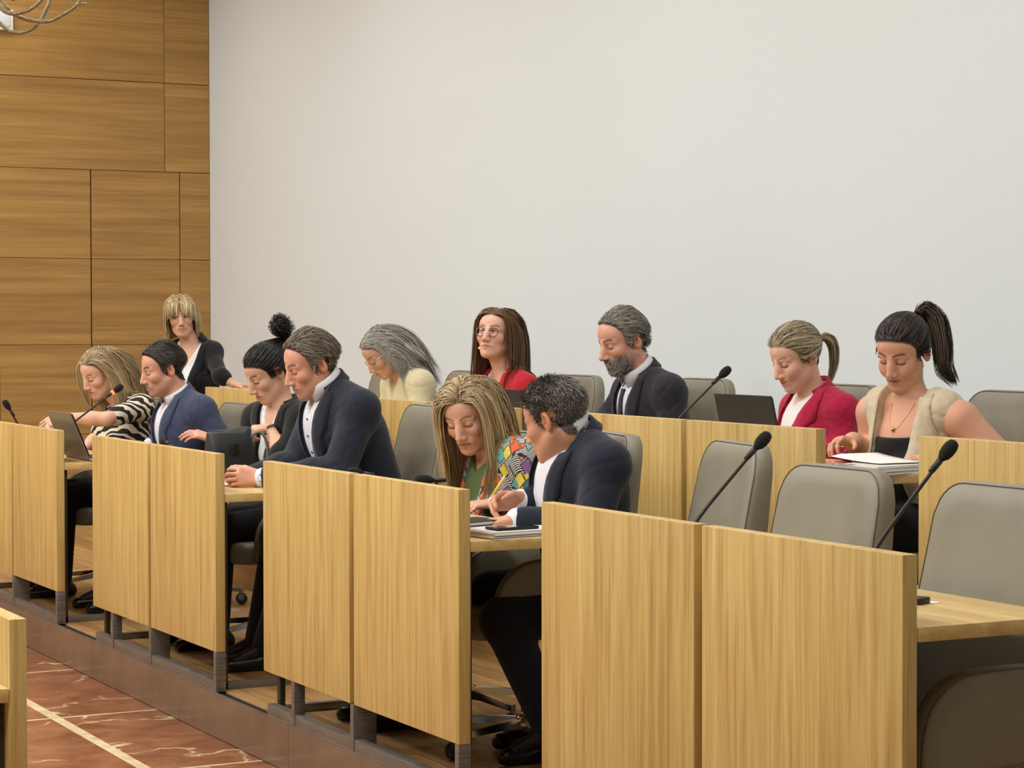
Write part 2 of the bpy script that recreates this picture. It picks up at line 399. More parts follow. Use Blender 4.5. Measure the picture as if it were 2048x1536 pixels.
# ---------------------------------------------------------------- microphones
def mic(base, head, label, led=False, bend=None, r_head=.017):
    base = np.array(base); head = np.array(head)
    r = empty('gooseneck_microphone', base); tag(r, label, 'microphone', 'gooseneck microphones')
    box('base', (-.03,-.045,0), (.03,.045,.022), M['black'], r, .005)
    h = head-base; d = h-(bend if bend is not None else np.array([0,0,.10])); dn = d/np.linalg.norm(d)
    P = bez((0,0,.02), bend*.7 if bend is not None else (0,0,.10), h*.55+np.array([0,0,.03]), h-dn*.02, 16)
    tube('gooseneck', P, np.linspace(.0062, .0045, 16), M['neck'], r, 8)
    q = Vector(dn).to_track_quat('Z', 'Y')
    V, F = lathe_geo([(.005,-.02),(.009,-.01),(.0145,.0),(r_head,.012),(r_head,.028),(.013,.041),(.006,.046),(.001,.047)], 16)
    V = [tuple(q @ Vector(v)+Vector(h)) for v in V]; link('windscreen', mesh('windscreen', V, F, True), M['foam'], r)
    V, F = lathe_geo([(.0062,-.055),(.0075,-.05),(.0085,-.018),(.006,-.016)], 12); V = [tuple(q @ Vector(v)+Vector(h)) for v in V]
    link('capsule', mesh('capsule', V, F, True), M['black'], r)
    if led:
        V, F = lathe_geo([(.0065,-.026),(.0115,-.024),(.0115,-.012),(.0065,-.010)], 12); V = [tuple(q @ Vector(v)+Vector(h)) for v in V]
        link('light_ring', mesh('light_ring', V, F, True), M['led'], r)
    return r
DZ = .773
mic((3.035, 4.909, DZ), px(1517, 890, Y=4.909), 'gooseneck microphone in front of the empty chair pair, pointing to the aisle chair')
mic((3.035, 4.124, DZ), px(1888, 911, Y=4.124), 'large gooseneck microphone nearest the right edge of the picture')
mic((4.31, 7.084, DZ+STEP), px(1444, 750, Y=7.084), 'gooseneck microphone rising beside the bearded man')
mic((3.02, 10.86, DZ), px(231, 781, Y=10.86), 'gooseneck microphone with a lit red ring by the silver laptop', True)
mic((3.06, 11.47, DZ), px(17, 815, Y=11.47), 'gooseneck microphone bent to the far left over the front row')
mic((3.03, 6.95, DZ), px(719, 946, Y=6.95), 'gooseneck microphone curling low behind the front panel near the wristwatch man', bend=np.array([.03,.0,.14]))
mic((3.05, 6.33, DZ), px(858, 960, Y=6.33), 'gooseneck microphone bent flat below the lolly print jacket', bend=np.array([.06,-.05,.16]))
mic((3.02, 8.55, DZ), px(330, 884, Y=9.05), 'gooseneck microphone lying low in front of the blue suit man', bend=np.array([-.0,.02,.13]))
# ---------------------------------------------------------------- implicit surfaces for people and cloth
def nv(v): v = np.asarray(v, float); return v/(np.linalg.norm(v)+1e-12)
class SDF:
    def __init__(s): s.ops = []
    def add(s, fn, lo, hi, k=0.0, mode='u'): s.ops.append((fn, np.asarray(lo, float), np.asarray(hi, float), k, mode)); return s
    def cap(s, a, b, ra, rb, k=.02, mode='u'): return s.ecap(a, b, ra, rb, None, 1.0, k, mode)
    def ecap(s, a, b, ra, rb, ax, sq, k=.02, mode='u'):
        a = np.asarray(a, float); b = np.asarray(b, float); R = max(ra, rb)*max(1, sq)
        axf = None if ax is None else np.asarray(ax, np.float32)
        def st(P): return P if axf is None else P+np.outer(P@axf, axf)*np.float32(1/sq-1)
        ba = st((b-a)[None].astype(np.float32))[0]; bb = float(ba@ba)+1e-9; a32 = a.astype(np.float32)
        def fn(P):
            q = st(P-a32); t = np.clip((q@ba)/bb, 0, 1); d = q-t[:, None]*ba
            return np.sqrt(np.einsum('ij,ij->i', d, d))-(ra+(rb-ra)*t)
        return s.add(fn, np.minimum(a, b)-R, np.maximum(a, b)+R, k, mode)
    def ell(s, c, r, Mx=None, k=.02, mode='u'):
        c = np.asarray(c, np.float32); r = np.asarray(r, np.float32); A = np.eye(3, dtype=np.float32) if Mx is None else np.asarray(Mx, np.float32)
        ext = np.sqrt(((A*r[:, None])**2).sum(0))
        def fn(P):
            q = (P-c)@A.T/r; k0 = np.sqrt((q*q).sum(1)); q = q/r; k1 = np.sqrt((q*q).sum(1))+1e-6
            return k0*(k0-1)/k1
        return s.add(fn, c-ext, c+ext, k, mode)
    def _comb(s, cur, d, k, mode):
        if mode == 'u':
            if k <= 0: return np.minimum(cur, d)
            h = np.maximum(k-np.abs(cur-d), 0)/k; return np.minimum(cur, d)-h*h*k*.25
        if mode == 's':
            if k <= 0: return np.maximum(cur, -d)
            h = np.maximum(k-np.abs(cur+d), 0)/k; return np.maximum(cur, -d)+h*h*k*.25
        return cur+d
    def grid(s, lo, hi, h):
        lo = np.asarray(lo, float); n = np.maximum(np.ceil((np.asarray(hi, float)-lo)/h).astype(int)+1, 4)
        V = np.full(n, 1.0, np.float32); ax = [(lo[i]+np.arange(n[i])*h).astype(np.float32) for i in range(3)]
        for fn, l, u, k, mode in s.ops:
            m = k+2.5*h if mode == 'u' else k+h
            i0 = np.maximum(np.floor((l-m-lo)/h).astype(int), 0); i1 = np.minimum(np.ceil((u+m-lo)/h).astype(int)+1, n)
            if (i1 <= i0).any(): continue
            sl = tuple(slice(a, b) for a, b in zip(i0, i1))
            G = np.stack(np.meshgrid(*[ax[i][sl[i]] for i in range(3)], indexing='ij'), -1).reshape(-1, 3)
            d = fn(G).reshape(V[sl].shape); V[sl] = s._comb(V[sl], d.astype(np.float32), k, mode)
        return V, lo
    def pts(s, P):
        P = np.asarray(P, np.float32); v = np.full(len(P), 1.0, np.float32)
        for fn, l, u, k, mode in s.ops:
            if mode == 'u': v = s._comb(v, fn(P), k, mode)
            else:
                m = ((P > l-k) & (P < u+k)).all(1)
                if m.any(): v[m] = s._comb(v[m], fn(P[m]), k, mode)
        return v
    def grad(s, P, e=.002):
        P = np.asarray(P, np.float32); g = np.stack([s.pts(P+np.eye(3, dtype=np.float32)[i]*e)-s.pts(P-np.eye(3, dtype=np.float32)[i]*e) for i in range(3)], 1)
        return g/(np.linalg.norm(g, axis=1)[:, None]+1e-9)
    def bounds(s, m=.03):
        u = [o for o in s.ops if o[4] == 'u']; return np.min([o[1] for o in u], 0)-m, np.max([o[2] for o in u], 0)+m
    def mesh(s, h, lo=None, hi=None):
        if lo is None: lo, hi = s.bounds()
        V, lo = s.grid(lo, hi, h); return surfnets(V, lo, h)
def surfnets(V, lo, h):
    S = V < 0; c = sum(S[i:S.shape[0]-1+i, j:S.shape[1]-1+j, k:S.shape[2]-1+k].astype(np.int8) for i in (0,1) for j in (0,1) for k in (0,1))
    act = (c > 0) & (c < 8); I = np.argwhere(act); vid = np.full(act.shape, -1, np.int64); vid[act] = np.arange(len(I))
    acc = np.zeros((len(I), 3)); cnt = np.zeros(len(I)); cor = [np.array((i,j,k)) for i in (0,1) for j in (0,1) for k in (0,1)]
    for a in cor:
        for ax in range(3):
            if a[ax]: continue
            b = a.copy(); b[ax] = 1
            va = V[tuple((I+a).T)]; vb = V[tuple((I+b).T)]; m = (va < 0) != (vb < 0)
            t = va[m]/(va[m]-vb[m]); p = np.repeat(a[None].astype(float), m.sum(), 0); p[:, ax] += t; acc[m] += p; cnt[m] += 1
    P = lo+(I+acc/cnt[:, None])*h; Q = []
    for ax in range(3):
        o = [(0,0,0)]*4; b, cc = [(1,2),(2,0),(0,1)][ax]
        sl0 = [slice(1,-1)]*3; sl1 = [slice(1,-1)]*3; sl0[ax] = slice(0,-1); sl1[ax] = slice(1,None)
        s0, s1 = S[tuple(sl0)], S[tuple(sl1)]; e = np.argwhere(s0 != s1)
        if not len(e): continue
        base = e.copy(); flip = s1[tuple(e.T)]
        def cell(db, dc):
            q = base.copy(); q[:, b] += db; q[:, cc] += dc; return vid[tuple(q.T)]
        quad = np.stack([cell(0,0), cell(1,0), cell(1,1), cell(0,1)], 1)
        quad[flip] = quad[flip][:, ::-1]; Q.append(quad)
    Q = np.vstack(Q) if Q else np.zeros((0,4), int); Q = Q[(Q >= 0).all(1)]
    return P, Q
def npmesh(name, P, Q, cols=None, smooth=True):
    me = bpy.data.meshes.new(name); P = np.asarray(P, np.float32); Q = np.asarray(Q, np.int32); k = Q.shape[1]
    me.vertices.add(len(P)); me.vertices.foreach_set('co', P.ravel())
    me.loops.add(Q.size); me.loops.foreach_set('vertex_index', Q.ravel())
    me.polygons.add(len(Q)); me.polygons.foreach_set('loop_start', np.arange(0, Q.size, k, dtype=np.int32))
    me.polygons.foreach_set('use_smooth', np.full(len(Q), smooth))
    me.update(calc_edges=True); me.validate()
    if cols is not None:
        a = me.color_attributes.new('Col', 'FLOAT_COLOR', 'POINT'); c = np.ones((len(P), 4), np.float32); c[:, :3] = cols; a.data.foreach_set('color', c.ravel())
    return me
def compact(P, Q):
    u, inv = np.unique(Q, return_inverse=True); return P[u], inv.reshape(Q.shape), u
def wrinkle(amp, freq, dirv, seed, lo, hi, warp=.5):
    r = np.random.default_rng(seed); D = nv(dirv); A = r.normal(size=(4,3)); ph = r.random(4)*6.28
    B_ = r.normal(size=(3,3))*9; A = A/np.linalg.norm(A, axis=1)[:, None]
    def fn(P):
        w_ = sum(np.sin(P@(A[i]*freq*.35).astype(np.float32)+ph[i]) for i in range(4))*warp
        a = 1-np.abs(np.sin(P@(D*freq*.5).astype(np.float32)+w_*1.3)); b = 1-np.abs(np.sin(P@((D+.8*A[0])*freq*.32).astype(np.float32)+w_*1.5+1))
        m = np.clip(.5+.5*sum(np.sin(P@B_[i].astype(np.float32)+ph[i]) for i in range(3)), 0, 1)
        return (amp*((a**4)*m+.6*(b**4)*(1-m))).astype(np.float32)
    return fn, lo, hi, 0.0, 'd'
# ---------------------------------------------------------------- vertex colour materials
def vmat(name, rough, bump=0.0, bscale=300, spec=.4, sss=0.0):
    t = NT(name); a = t.n('ShaderNodeAttribute', attribute_name='Col'); n = t.noise(t.coord((1,1,1)), bscale, 3)
    t.color(t.mix(t.ramp(t.noise(t.coord((1,1,1)), 60, 3), [(.35,(.0,.0,.0,1)),(.7,(.10,.10,.10,1))]), a.outputs[0], (.42,.2,.14,1)) if sss else a.outputs[0])
    t.set(Roughness=rough, Specular_IOR_Level=spec)
    if sss: t.set(Subsurface_Weight=sss, Subsurface_Radius=(1,.35,.2), Subsurface_Scale=.004)
    if bump: t.bump(n, bump, .001)
    return t.m
M['skin'] = vmat('skin', .5, .15, 420, .35, .2)
M['hair'] = vmat('hair', .42, 0, 300, .35)
M['eye'] = vmat('eye', .12, 0, 300, .5)
def cloth(name, c, rough=.85, bump=.25, scale=700, c2=None, sheen=.15):
    t = NT(name); v = t.coord((1,1,1)); n = t.noise(v, scale, 2)
    if c2 is not None: t.color(t.mix(t.ramp(t.noise(v, 40, 4, .7), [(.35,(0,0,0,1)),(.65,(1,1,1,1))]), c, c2))
    else: t.set(Base_Color=c)
    t.set(Roughness=rough, Sheen_Weight=sheen, Specular_IOR_Level=.25); t.bump(n, bump, .0015); return t.m
M['navy'] = cloth('navy_suit', srgb(27,31,43), c2=srgb(34,39,53))
M['blue'] = cloth('blue_suit', srgb(54,61,86), c2=srgb(63,71,97))
M['blackc'] = cloth('black_cloth', srgb(19,19,21)); M['char'] = cloth('charcoal_suit', srgb(36,35,42), c2=srgb(44,42,50))
M['shirt'] = cloth('white_shirt', srgb(224,226,234), .8, .12); M['tee'] = cloth('white_tee', srgb(232,232,230), .85, .12)
M['red'] = cloth('red_jacket', srgb(176,28,42), c2=srgb(190,36,48)); M['rasp'] = cloth('raspberry_blazer', srgb(164,22,58), c2=srgb(180,30,68), scale=400)
M['beige'] = cloth('beige_linen', srgb(196,182,152), c2=srgb(208,195,167), scale=400); M['cream_knit'] = cloth('cream_knit', srgb(206,196,156), .95, .6, 260, srgb(218,209,172), .3)
M['green'] = cloth('green_tee', srgb(92,108,66)); M['tie'] = cloth('dark_tie', srgb(38,28,40), .6, .3, 300, srgb(54,34,52)); M['denim'] = cloth('navy_trousers', srgb(24,26,38), c2=srgb(32,35,50))
M['shoe'] = plain('black_shoe', srgb(20,18,17), .25); M['gold'] = plain('gold', srgb(214,176,96), .25, 1.0); M['silver'] = plain('silver', srgb(200,200,205), .2, 1.0)
def zebra():
    t = NT('zebra_print'); v = t.coord((9,9,16)); n = t.n('ShaderNodeTexWave', wave_type='BANDS', bands_direction='DIAGONAL'); n.inputs['Scale'].default_value = .85; n.inputs['Distortion'].default_value = 11; n.inputs['Detail'].default_value = 2.0; n.inputs['Detail Scale'].default_value = .8
    t.l(v, n.inputs['Vector']); t.color(t.ramp(n.outputs[1], [(.0, srgb(16,14,13)), (.53, srgb(16,14,13)), (.56, srgb(226,216,196)), (1, srgb(226,216,196))])); t.set(Roughness=.8); return t.m
M['zebra'] = zebra()
def lolly():
    t = NT('lolly_print'); v = t.coord((1,1,1)); wv = t.n('ShaderNodeTexWave', wave_type='BANDS', bands_direction='DIAGONAL'); wv.inputs['Scale'].default_value = 85; wv.inputs['Distortion'].default_value = .6
    t.l(v, wv.inputs['Vector']); stripes = t.ramp(wv.outputs[1], [(.0, srgb(20,18,20)), (.5, srgb(20,18,20)), (.54, srgb(232,230,226)), (1, srgb(232,230,226))])
    vo = t.n('ShaderNodeTexVoronoi', distance='CHEBYCHEV'); vo.inputs['Scale'].default_value = 25; vo.inputs['Randomness'].default_value = .75
    t.l(t.coord((1,1,.78), (.5,.4,.9)), vo.inputs['Vector'])
    sx = t.n('ShaderNodeSeparateColor'); t.l(vo.outputs['Color'], sx.inputs[0])
    pal = t.ramp(sx.outputs[0], [(0, srgb(228,98,62)), (.2, srgb(226,208,84)), (.4, srgb(148,104,164)), (.58, srgb(100,176,176)), (.76, srgb(232,118,70)), (.9, srgb(50,104,100))], 'CONSTANT')
    edge = t.ramp(vo.outputs['Distance'], [(0, (1,1,1,1)), (.45, (1,1,1,1)), (.46, (0,0,0,1))], 'CONSTANT'); rim = t.ramp(vo.outputs['Distance'], [(0, (0,0,0,1)), (.39, (0,0,0,1)), (.40, (1,1,1,1))], 'CONSTANT')
    col = t.mix(rim, pal, srgb(26,22,24)); t.color(t.mix(edge, stripes, col)); t.set(Roughness=.7); return t.m
M['lolly'] = lolly()
# ---------------------------------------------------------------- people
def rotF(F, L, U, yaw, pitch, roll):
    """yaw: towards own left, pitch: down, roll: left ear up (degrees)"""
    y, p, r = map(math.radians, (yaw, pitch, roll))
    F1 = math.cos(y)*F+math.sin(y)*L; L1 = -math.sin(y)*F+math.cos(y)*L
    F2 = math.cos(p)*F1-math.sin(p)*U; U2 = math.sin(p)*F1+math.cos(p)*U
    L3 = math.cos(r)*L1+math.sin(r)*U2; U3 = -math.sin(r)*L1+math.cos(r)*U2
    return F2, L3, U3
EYE = (.0735, .0315, .000)
def head_ops(S, C, A, s, fem, p):
    F, L, U = A; W = lambda f, l, u: C+s*(f*F+l*L+u*U); Mx = np.array([F, L, U])
    def E(c, r, k=.02, mode='u', M2=None): S.ell(W(*c), np.array(r)*s, Mx if M2 is None else M2, k*s, mode)
    def K(a, b, ra, rb, k=.012, mode='u'): S.cap(W(*a), W(*b), ra*s, rb*s, k*s, mode)
    fw = p.get('fw', 1.0); jw = p.get('jaw', .046 if fem else .052); ch = p.get('chin', 0.0)
    E((-.010,0,.036), (.094,.076,.082), .0)
    E((.044,0,.040), (.044,.059*fw,.048), .03)
    E((.038,0,-.030), (.050,.055*fw,.068), .03)
    for q in (1, -1):
        K((-.004,q*jw,-.050), (.064,q*.018,-.098-ch), .016, .0165, .03)
        E((.060,q*.041*fw,-.026), (.024,.021,.022), .022)
        K((.087,q*.012,.019), (.070,q*.047,.016), .0062 if fem else .0100, .005 if fem else .007, .014)
    E((.076,0,-.100-ch), (.018,.020,.016), .02)
    E((.022,0,-.074), (.055,.044,.030), .03)
    for q in (1, -1): E((.103,q*.032,-.001), (.020,.0185,.0125), .012, 's')
    nl = p.get('nose', 1.0)
    K((.0905,0,.010), (.090+.023*nl,0,-.036), .0068, .0105*nl**.5, .014)
    E((.088+.004*nl,0,-.022), (.019,.0145,.028), .012)
    for q in (1, -1): E((.098+.004*nl,q*.0125,-.041), (.011,.0072,.0075), .008)
    E((.080,0,-.066), (.019,.029,.021), .016)
    sm = p.get('smile', 0.0)
    for q in (1, -1):
        K((.0985,0,-.0612), (.0855,q*(.024+.004*sm),-.0672+.006*sm), .0042, .0025, .005)
        K((.0968,0,-.0738), (.0850,q*(.022+.004*sm),-.0685+.006*sm), .0055, .003, .006)
        if sm: E((.070,q*.036,-.040), (.020,.018,.020), .015)
        if p.get('open', 0): K((.105,0,-.0672), (.090,q*.014,-.0672), .0028, .002, .002, 's')
    lid = p.get('lid', (-34, -20))                     # opening (lower, upper) in degrees about the eye
    for q in (1, -1):
        ec = W(EYE[0], q*EYE[1], EYE[2]); S.ell(ec, np.full(3, (.0152 if p.get('closed') else .0143)*s), None, .004*s)
        if p.get('closed'): continue
        a0, a1 = math.radians(lid[0]), math.radians(lid[1])
        n_hi = (math.cos(a1)*U-math.sin(a1)*F).astype(np.float32); n_lo = (-math.cos(a0)*U+math.sin(a0)*F).astype(np.float32); e32 = ec.astype(np.float32)
        def fn(P, e32=e32, n_hi=n_hi, n_lo=n_lo):
            d = P-e32; r_ = np.sqrt((d*d).sum(1))
            return np.maximum(np.maximum(d@n_hi, d@n_lo), np.maximum(r_-.0185*s, np.abs(d@L.astype(np.float32))-.0128*s))
        S.add(fn, ec-.019*s, ec+.019*s, .0012*s, 's')
    for q in (1, -1):                                  # ears
        ax_f = nv(F*.94-U*.0+L*q*.0+F*0-L*q*-.34*-1); ax_u = nv(U*.97-F*.22); ax_l = nv(np.cross(ax_u, ax_f)); ax_f = np.cross(ax_l, ax_u)
        M2 = np.array([nv(F*.93-L*q*.36), nv(L*q*.93+F*.36), U]); M2[2] = ax_u
        E((-.012,q*.079,-.010), (.0180,.0080,.030), .008, 'u', M2)
        E((-.0065,q*.0885,-.006), (.0110,.0105,.0195), .002, 's', M2)
        E((.0,q*.078,-.012), (.005,.005,.007), .004)
def hairline(q, adj):
    f, l, u = q.T
    g = np.interp(f, [-.13,-.08,-.05,-.034,-.006,.006,.026,.038,.054,.07,.085,.11], [-.075,-.078,-.062,-.035,.020,-.022,-.012,.034,.060,.074,.082,.085])
    g = g+adj*np.clip((f-.0)/.06, 0, 1)
    m = u-g
    ear = (np.abs(l) > .066) & (f > -.040) & (f < .004) & (u < .022); m = np.where(ear, -1, m); return m
def paint(q, skin, p, hairc):
    f, l, u = q.T; c = np.tile(np.array(skin), (len(q), 1)); al = np.abs(l)
    def mixin(m, col, a=1.0):
        nonlocal c
        m = (np.clip(m, 0, 1)*a)[:, None]; c = c*(1-m)+np.array(col)*m
    sk = np.array(skin)
    inside = (al < .1) & (f > -.12) & (u > -.13)
    mixin(np.exp(-(((f-.065)/.025)**2+((al-.042)/.018)**2+((u+.032)/.02)**2))*inside, sk*np.array([1.02,.72,.66]), .5)
    mixin(np.exp(-(((f-.115)/.012)**2+(l/.012)**2+((u+.036)/.012)**2))*inside, sk*np.array([1.02,.75,.68]), .5)
    mixin(((al > .072) & (f < .02) & (f > -.045) & (u < .03) & (u > -.05)).astype(float), sk*np.array([1.0,.75,.68]), .5)
    for q_ in (1, -1): mixin(np.exp(-(((f+.006)/.008)**2+((l-q_*.082)/.006)**2+((u+.007)/.015)**2)), sk*np.array([.42,.26,.22]), .75)  # ear hollow: its shade is put into the skin colour
    sm = p.get('smile', 0.0); um = -.0672+.006*sm*(al/.025)**2-.0*al
    lipm = np.exp(-((u-um)/(.0082*(1-(al/.031)**2).clip(.05)))**4)*(al < .028)*(f > .078)
    mixin(lipm, p.get('lip', sk*np.array([.82,.48,.45])), .75)
    mixin(np.exp(-((u-um)/.0014)**2)*(al < .026)*(f > .08), sk*.12, .95)  # crease between the lips, its shade painted as a dark line
    bu = .0225+.006*np.sin(np.clip((al-.010)/.044, 0, 1)*2.6)-.10*np.clip(al-.038, 0, 1)
    bm = np.exp(-((u-bu)/(.0056 if not p.get('fem') else .0042))**2)*np.clip((al-.009)/.004, 0, 1)*np.clip((.055-al)/.008, 0, 1)*(f > .045)
    mixin(bm, p.get('brow', np.array(hairc)*.45), .92)
    lo, hi = p.get('lid', (-34,-20)); fem_ = p.get('fem')
    d = q-np.stack([np.full(len(q), EYE[0]), np.sign(l)*EYE[1], np.full(len(q), EYE[2])], 1); r = np.linalg.norm(d, axis=1); ph = np.degrees(np.arctan2(d[:, 2], d[:, 0]))
    near = (r < .0178) & (np.abs(d[:, 1]) < .0135) & (f > .07)
    if p.get('closed'):
        xx = d[:, 1]; ul = p.get('lash', -38)/38*.0068-.0026*(1-(xx/.0145)**2); ev = (np.abs(xx) < .0160)*(f > .050)
        mixin(np.exp(-((u-ul)/(.0033 if fem_ else .0027))**2)*ev, (.020,.014,.012), .97 if fem_ else .8)
        mixin(np.exp(-((u-ul-.0105)/.0022)**2)*ev, sk*np.array([.55,.42,.38]), .45)  # eyelid fold: crease shade painted into the skin tone
        mixin(np.exp(-((u-ul-.005)/.004)**2)*ev, sk*np.array([.8,.62,.58]), .5 if fem_ else .25)
    else: mixin((near & (ph > hi-12) & (ph < hi+14)).astype(float), (.022,.015,.012), .95 if fem_ else .65)
    if not p.get('closed'): mixin((near & (ph > lo-14) & (ph < lo+2)).astype(float), sk*.35, .5)
    if fem_ and not p.get('closed'): mixin((near & (ph > hi+13) & (ph < hi+42)).astype(float), sk*np.array([.62,.5,.46]), .5)
    for q_ in (1, -1): mixin(np.exp(-(((f-.104)/.006)**2+((l-q_*.008)/.0042)**2+((u+.0475)/.0035)**2)), sk*.16, .85)  # nostrils: dark colour spots stand in for the shade inside
    if 'stubble' in p:
        bd = np.clip((-.040-u)/.012+np.clip((.05-f)/.05, 0, 1)*.5, 0, 1)*np.clip((f-.0)/.02, 0, 1)*(1-lipm)*np.clip(((f > .09)*(.030-al)+(f <= .09)*.1)*80, .4, 1)
        mixin(bd, p['stubble'][0], p['stubble'][1])
    hm = hairline(q, p.get('hadj', 0))
    if p.get('scalp', 1): mixin(np.clip(hm/.008+.5, 0, 1)*(f < .1), np.array(hairc)*.75, .95)
    return c
def hand_ops(S, wr, d, n, side, s=1.0, curl=(30,35,25), spread=6, thumb=(40,25), each=None):
    """wr wrist point, d finger direction, n direction the palm faces, side +1 = left hand"""
    d = nv(d); n = nv(n-d*np.dot(n, d)); t = nv(np.cross(n, d))*side      # thumb side
    t = -t if False else t
    kn = [wr+s*(.082*d+.027*t), wr+s*(.088*d+.008*t), wr+s*(.084*d-.011*t), wr+s*(.076*d-.028*t)]
    for i, q in enumerate(kn):
        S.ecap(wr+s*(.008*d+(.014-.010*i)*t), q-s*.002*n, .016*s, .0115*s, None, 1, .012*s)
    S.ell(wr+s*(.045*d+.020*t+.006*n), np.array([.032,.018,.014])*s, np.array([d, t, n]), .012*s)
    lens = [(.042,.025,.020), (.046,.029,.021), (.042,.027,.021), (.033,.020,.018)]; ends = []
    for i, q in enumerate(kn):
        cu = each[i] if each else curl
        a = 0.0; dd = nv(d+t*math.tan(math.radians(spread*(1.2-.85*i)))); p0 = q; nn = nv(n-dd*np.dot(n, dd)); r0 = .0088 if i < 3 else .0078
        for j in range(3):
            a += math.radians(cu[j]); v = math.cos(a)*dd+math.sin(a)*nn; p1 = p0+s*lens[i][j]*v
            S.cap(p0, p1, (r0-.0007*j)*s, (r0-.0007*(j+1))*s, .003*s); p0 = p1
        ends.append(p0)
    a1, a2 = map(math.radians, thumb)
    p0 = wr+s*(.020*d+.022*t+.006*n); v = nv(d*math.cos(a1)+t*math.sin(a1)*.8+n*math.sin(a1)*.5); p1 = p0+s*.044*v
    S.cap(p0, p1, .0135*s, .0108*s, .010*s); v2 = nv(v*math.cos(a2)+(-t*.6+n*.55+d*.3)*math.sin(a2)); p2 = p1+s*.031*v2
    S.cap(p1, p2, .0105*s, .0095*s, .004*s); p3 = p2+s*.024*nv(v2+(-t*.3+d*.25)*.5); S.cap(p2, p3, .0095*s, .0075*s, .003*s)
    return ends, p3
def torso_ops(S, J, g, fem, b=1.0):
    F, L, U = J['T']; N, H = J['nk'], J['hip']; sc = J['s']; Mx = np.array([F, L, U]); h = np.linalg.norm(N-H)
    S.ell(N-U*.17*sc+F*.004, np.array([(.112 if not fem else .098)*b+g, (.160 if not fem else .140)*b+g, .17*sc+g]), Mx, .04)
    S.ecap(H+U*h*.28+F*.012, H+U*h*.62, (.150 if not fem else .132)*b+g, (.158 if not fem else .132)*b+g, F, .78, .05)
    S.ell(H+U*.03, np.array([.125*b+g, (.165 if not fem else .175)*b+g, .13+g]), Mx, .05)
    ins = J.get('inset', 0); SL = J['sl']+(N-J['sl'])*ins; SR = J['sr']+(N-J['sr'])*ins; rb_ = (.056 if not fem else .048)*sc
    S.cap(SL, SR, rb_+g, rb_+g, .05)
    for q in ('sl', 'sr'):
        S.cap(N+U*.008*sc-F*.014, (SL if q == 'sl' else SR)+U*.010, .038*sc+g, .046*sc+g, .04)
    if fem:
        for q in (1, -1): S.ell(N-U*.215*sc+F*(.088*b)+L*q*.066, np.array([.055+g, .062+g, .060+g])*J.get('bust', 1.0), Mx, .035)
def arm_ops(S, J, q, g, t0=0.0, t1=2.0, b=1.0, gw=None, belly=0.0):
    """upper arm 0..1, forearm 1..2"""
    sh, el, wr = J['s'+q], J['e'+q], J['w'+q]; sc = J['s']*(.86 if J.get('fem') else 1.0); gw = g if gw is None else gw
    a = sh+(el-sh)*min(max(t0, .08), 1); bb = sh+(el-sh)*min(t1, 1)
    ra = (.047-.005*t0)*sc*b; rb = (.047-.005*min(t1, 1))*sc*b
    S.cap(a, bb, ra+g, rb+g, .04)
    if t1 > 1:
        e1 = el+(wr-el)*(t1-1)
        S.cap(el, el+(e1-el)*.35, .041*sc*b+g, .041*sc*b+g, .025); S.cap(el+(e1-el)*.3, e1, .041*sc*b+g, (.041-.014*(t1-1))*sc*b+gw, .025)
def leg_ops(S, J, g, b=1.0, top=True, ank=True):
    for q in ('l', 'r'):
        S.cap(J['h'+q], J['k'+q], .080*b+g, .058*b+g, .05); S.cap(J['k'+q], J['a'+q], .056*b+g, .040*b+g*1.4, .03)
def wedge(S, J, top_w, depth, tilt=0.0, fmin=.0, up=.10, off=0.0, width_bot=0.0, base=0.0):
    """cut a V opening in the front of a garment: half width top_w at the neck, closing at `depth` below it"""
    F, L, U = J['T']; N = J['nk'].astype(np.float32); F32, L32, U32 = (x.astype(np.float32) for x in (F, L, U))
    def fn(P):
        d = P-N; u = d@U32; l = d@L32-off-tilt*u; f = d@F32
        hw = width_bot+(top_w-width_bot)*np.clip((u+depth)/depth, 0, 1.6)
        return np.maximum(np.maximum(np.abs(l)-hw, -(u+depth)), fmin-f)
    c = J['nk']+F*.15; ext = np.array([.42,.42,.42]); S.add(fn, c-ext, c+ext, 0.0, 's')
def cut_plane(S, p, n, c, ext, k=0.0):
    """remove what lies beyond plane (p, n) within a box"""
    p = np.asarray(p, np.float32); n = nv(n).astype(np.float32)
    S.add(lambda P: -((P-p)@n), np.asarray(c)-ext, np.asarray(c)+ext, k, 's')
def drape(S, o, F, L, U, G, off):
    """project a grid of (l,u) onto the front of surface S"""
    G = np.asarray(G, float); P = (o+G[:, 0:1]*L+G[:, 1:2]*U+F*.36).astype(np.float32); d0 = -F.astype(np.float32)
    for _ in range(46):
        v = S.pts(P); P = P+d0*np.clip(v*.8, -.01, .05)[:, None]
    bad = np.abs(S.pts(P)) > .006
    if bad.any():
        Q = (o+G[bad, 0:1]*L+G[bad, 1:2]*U+F*.05).astype(np.float32)
        for _ in range(30): Q = Q-S.grad(Q, .004)*(S.pts(Q)*.7)[:, None]
        P[bad] = Q
    return P+S.grad(P, .004)*off
def sheet(name, P, nr, nc, mat, parent, org, thick=.003, smooth=True):
    Q = [(i*nc+j, i*nc+j+1, (i+1)*nc+j+1, (i+1)*nc+j) for i in range(nr-1) for j in range(nc-1)]
    o = link(name, npmesh(name, np.asarray(P)-org, np.array(Q), None, smooth), mat, parent)
    md = o.modifiers.new('solid', 'SOLIDIFY'); md.thickness = thick; md.offset = 0; return o
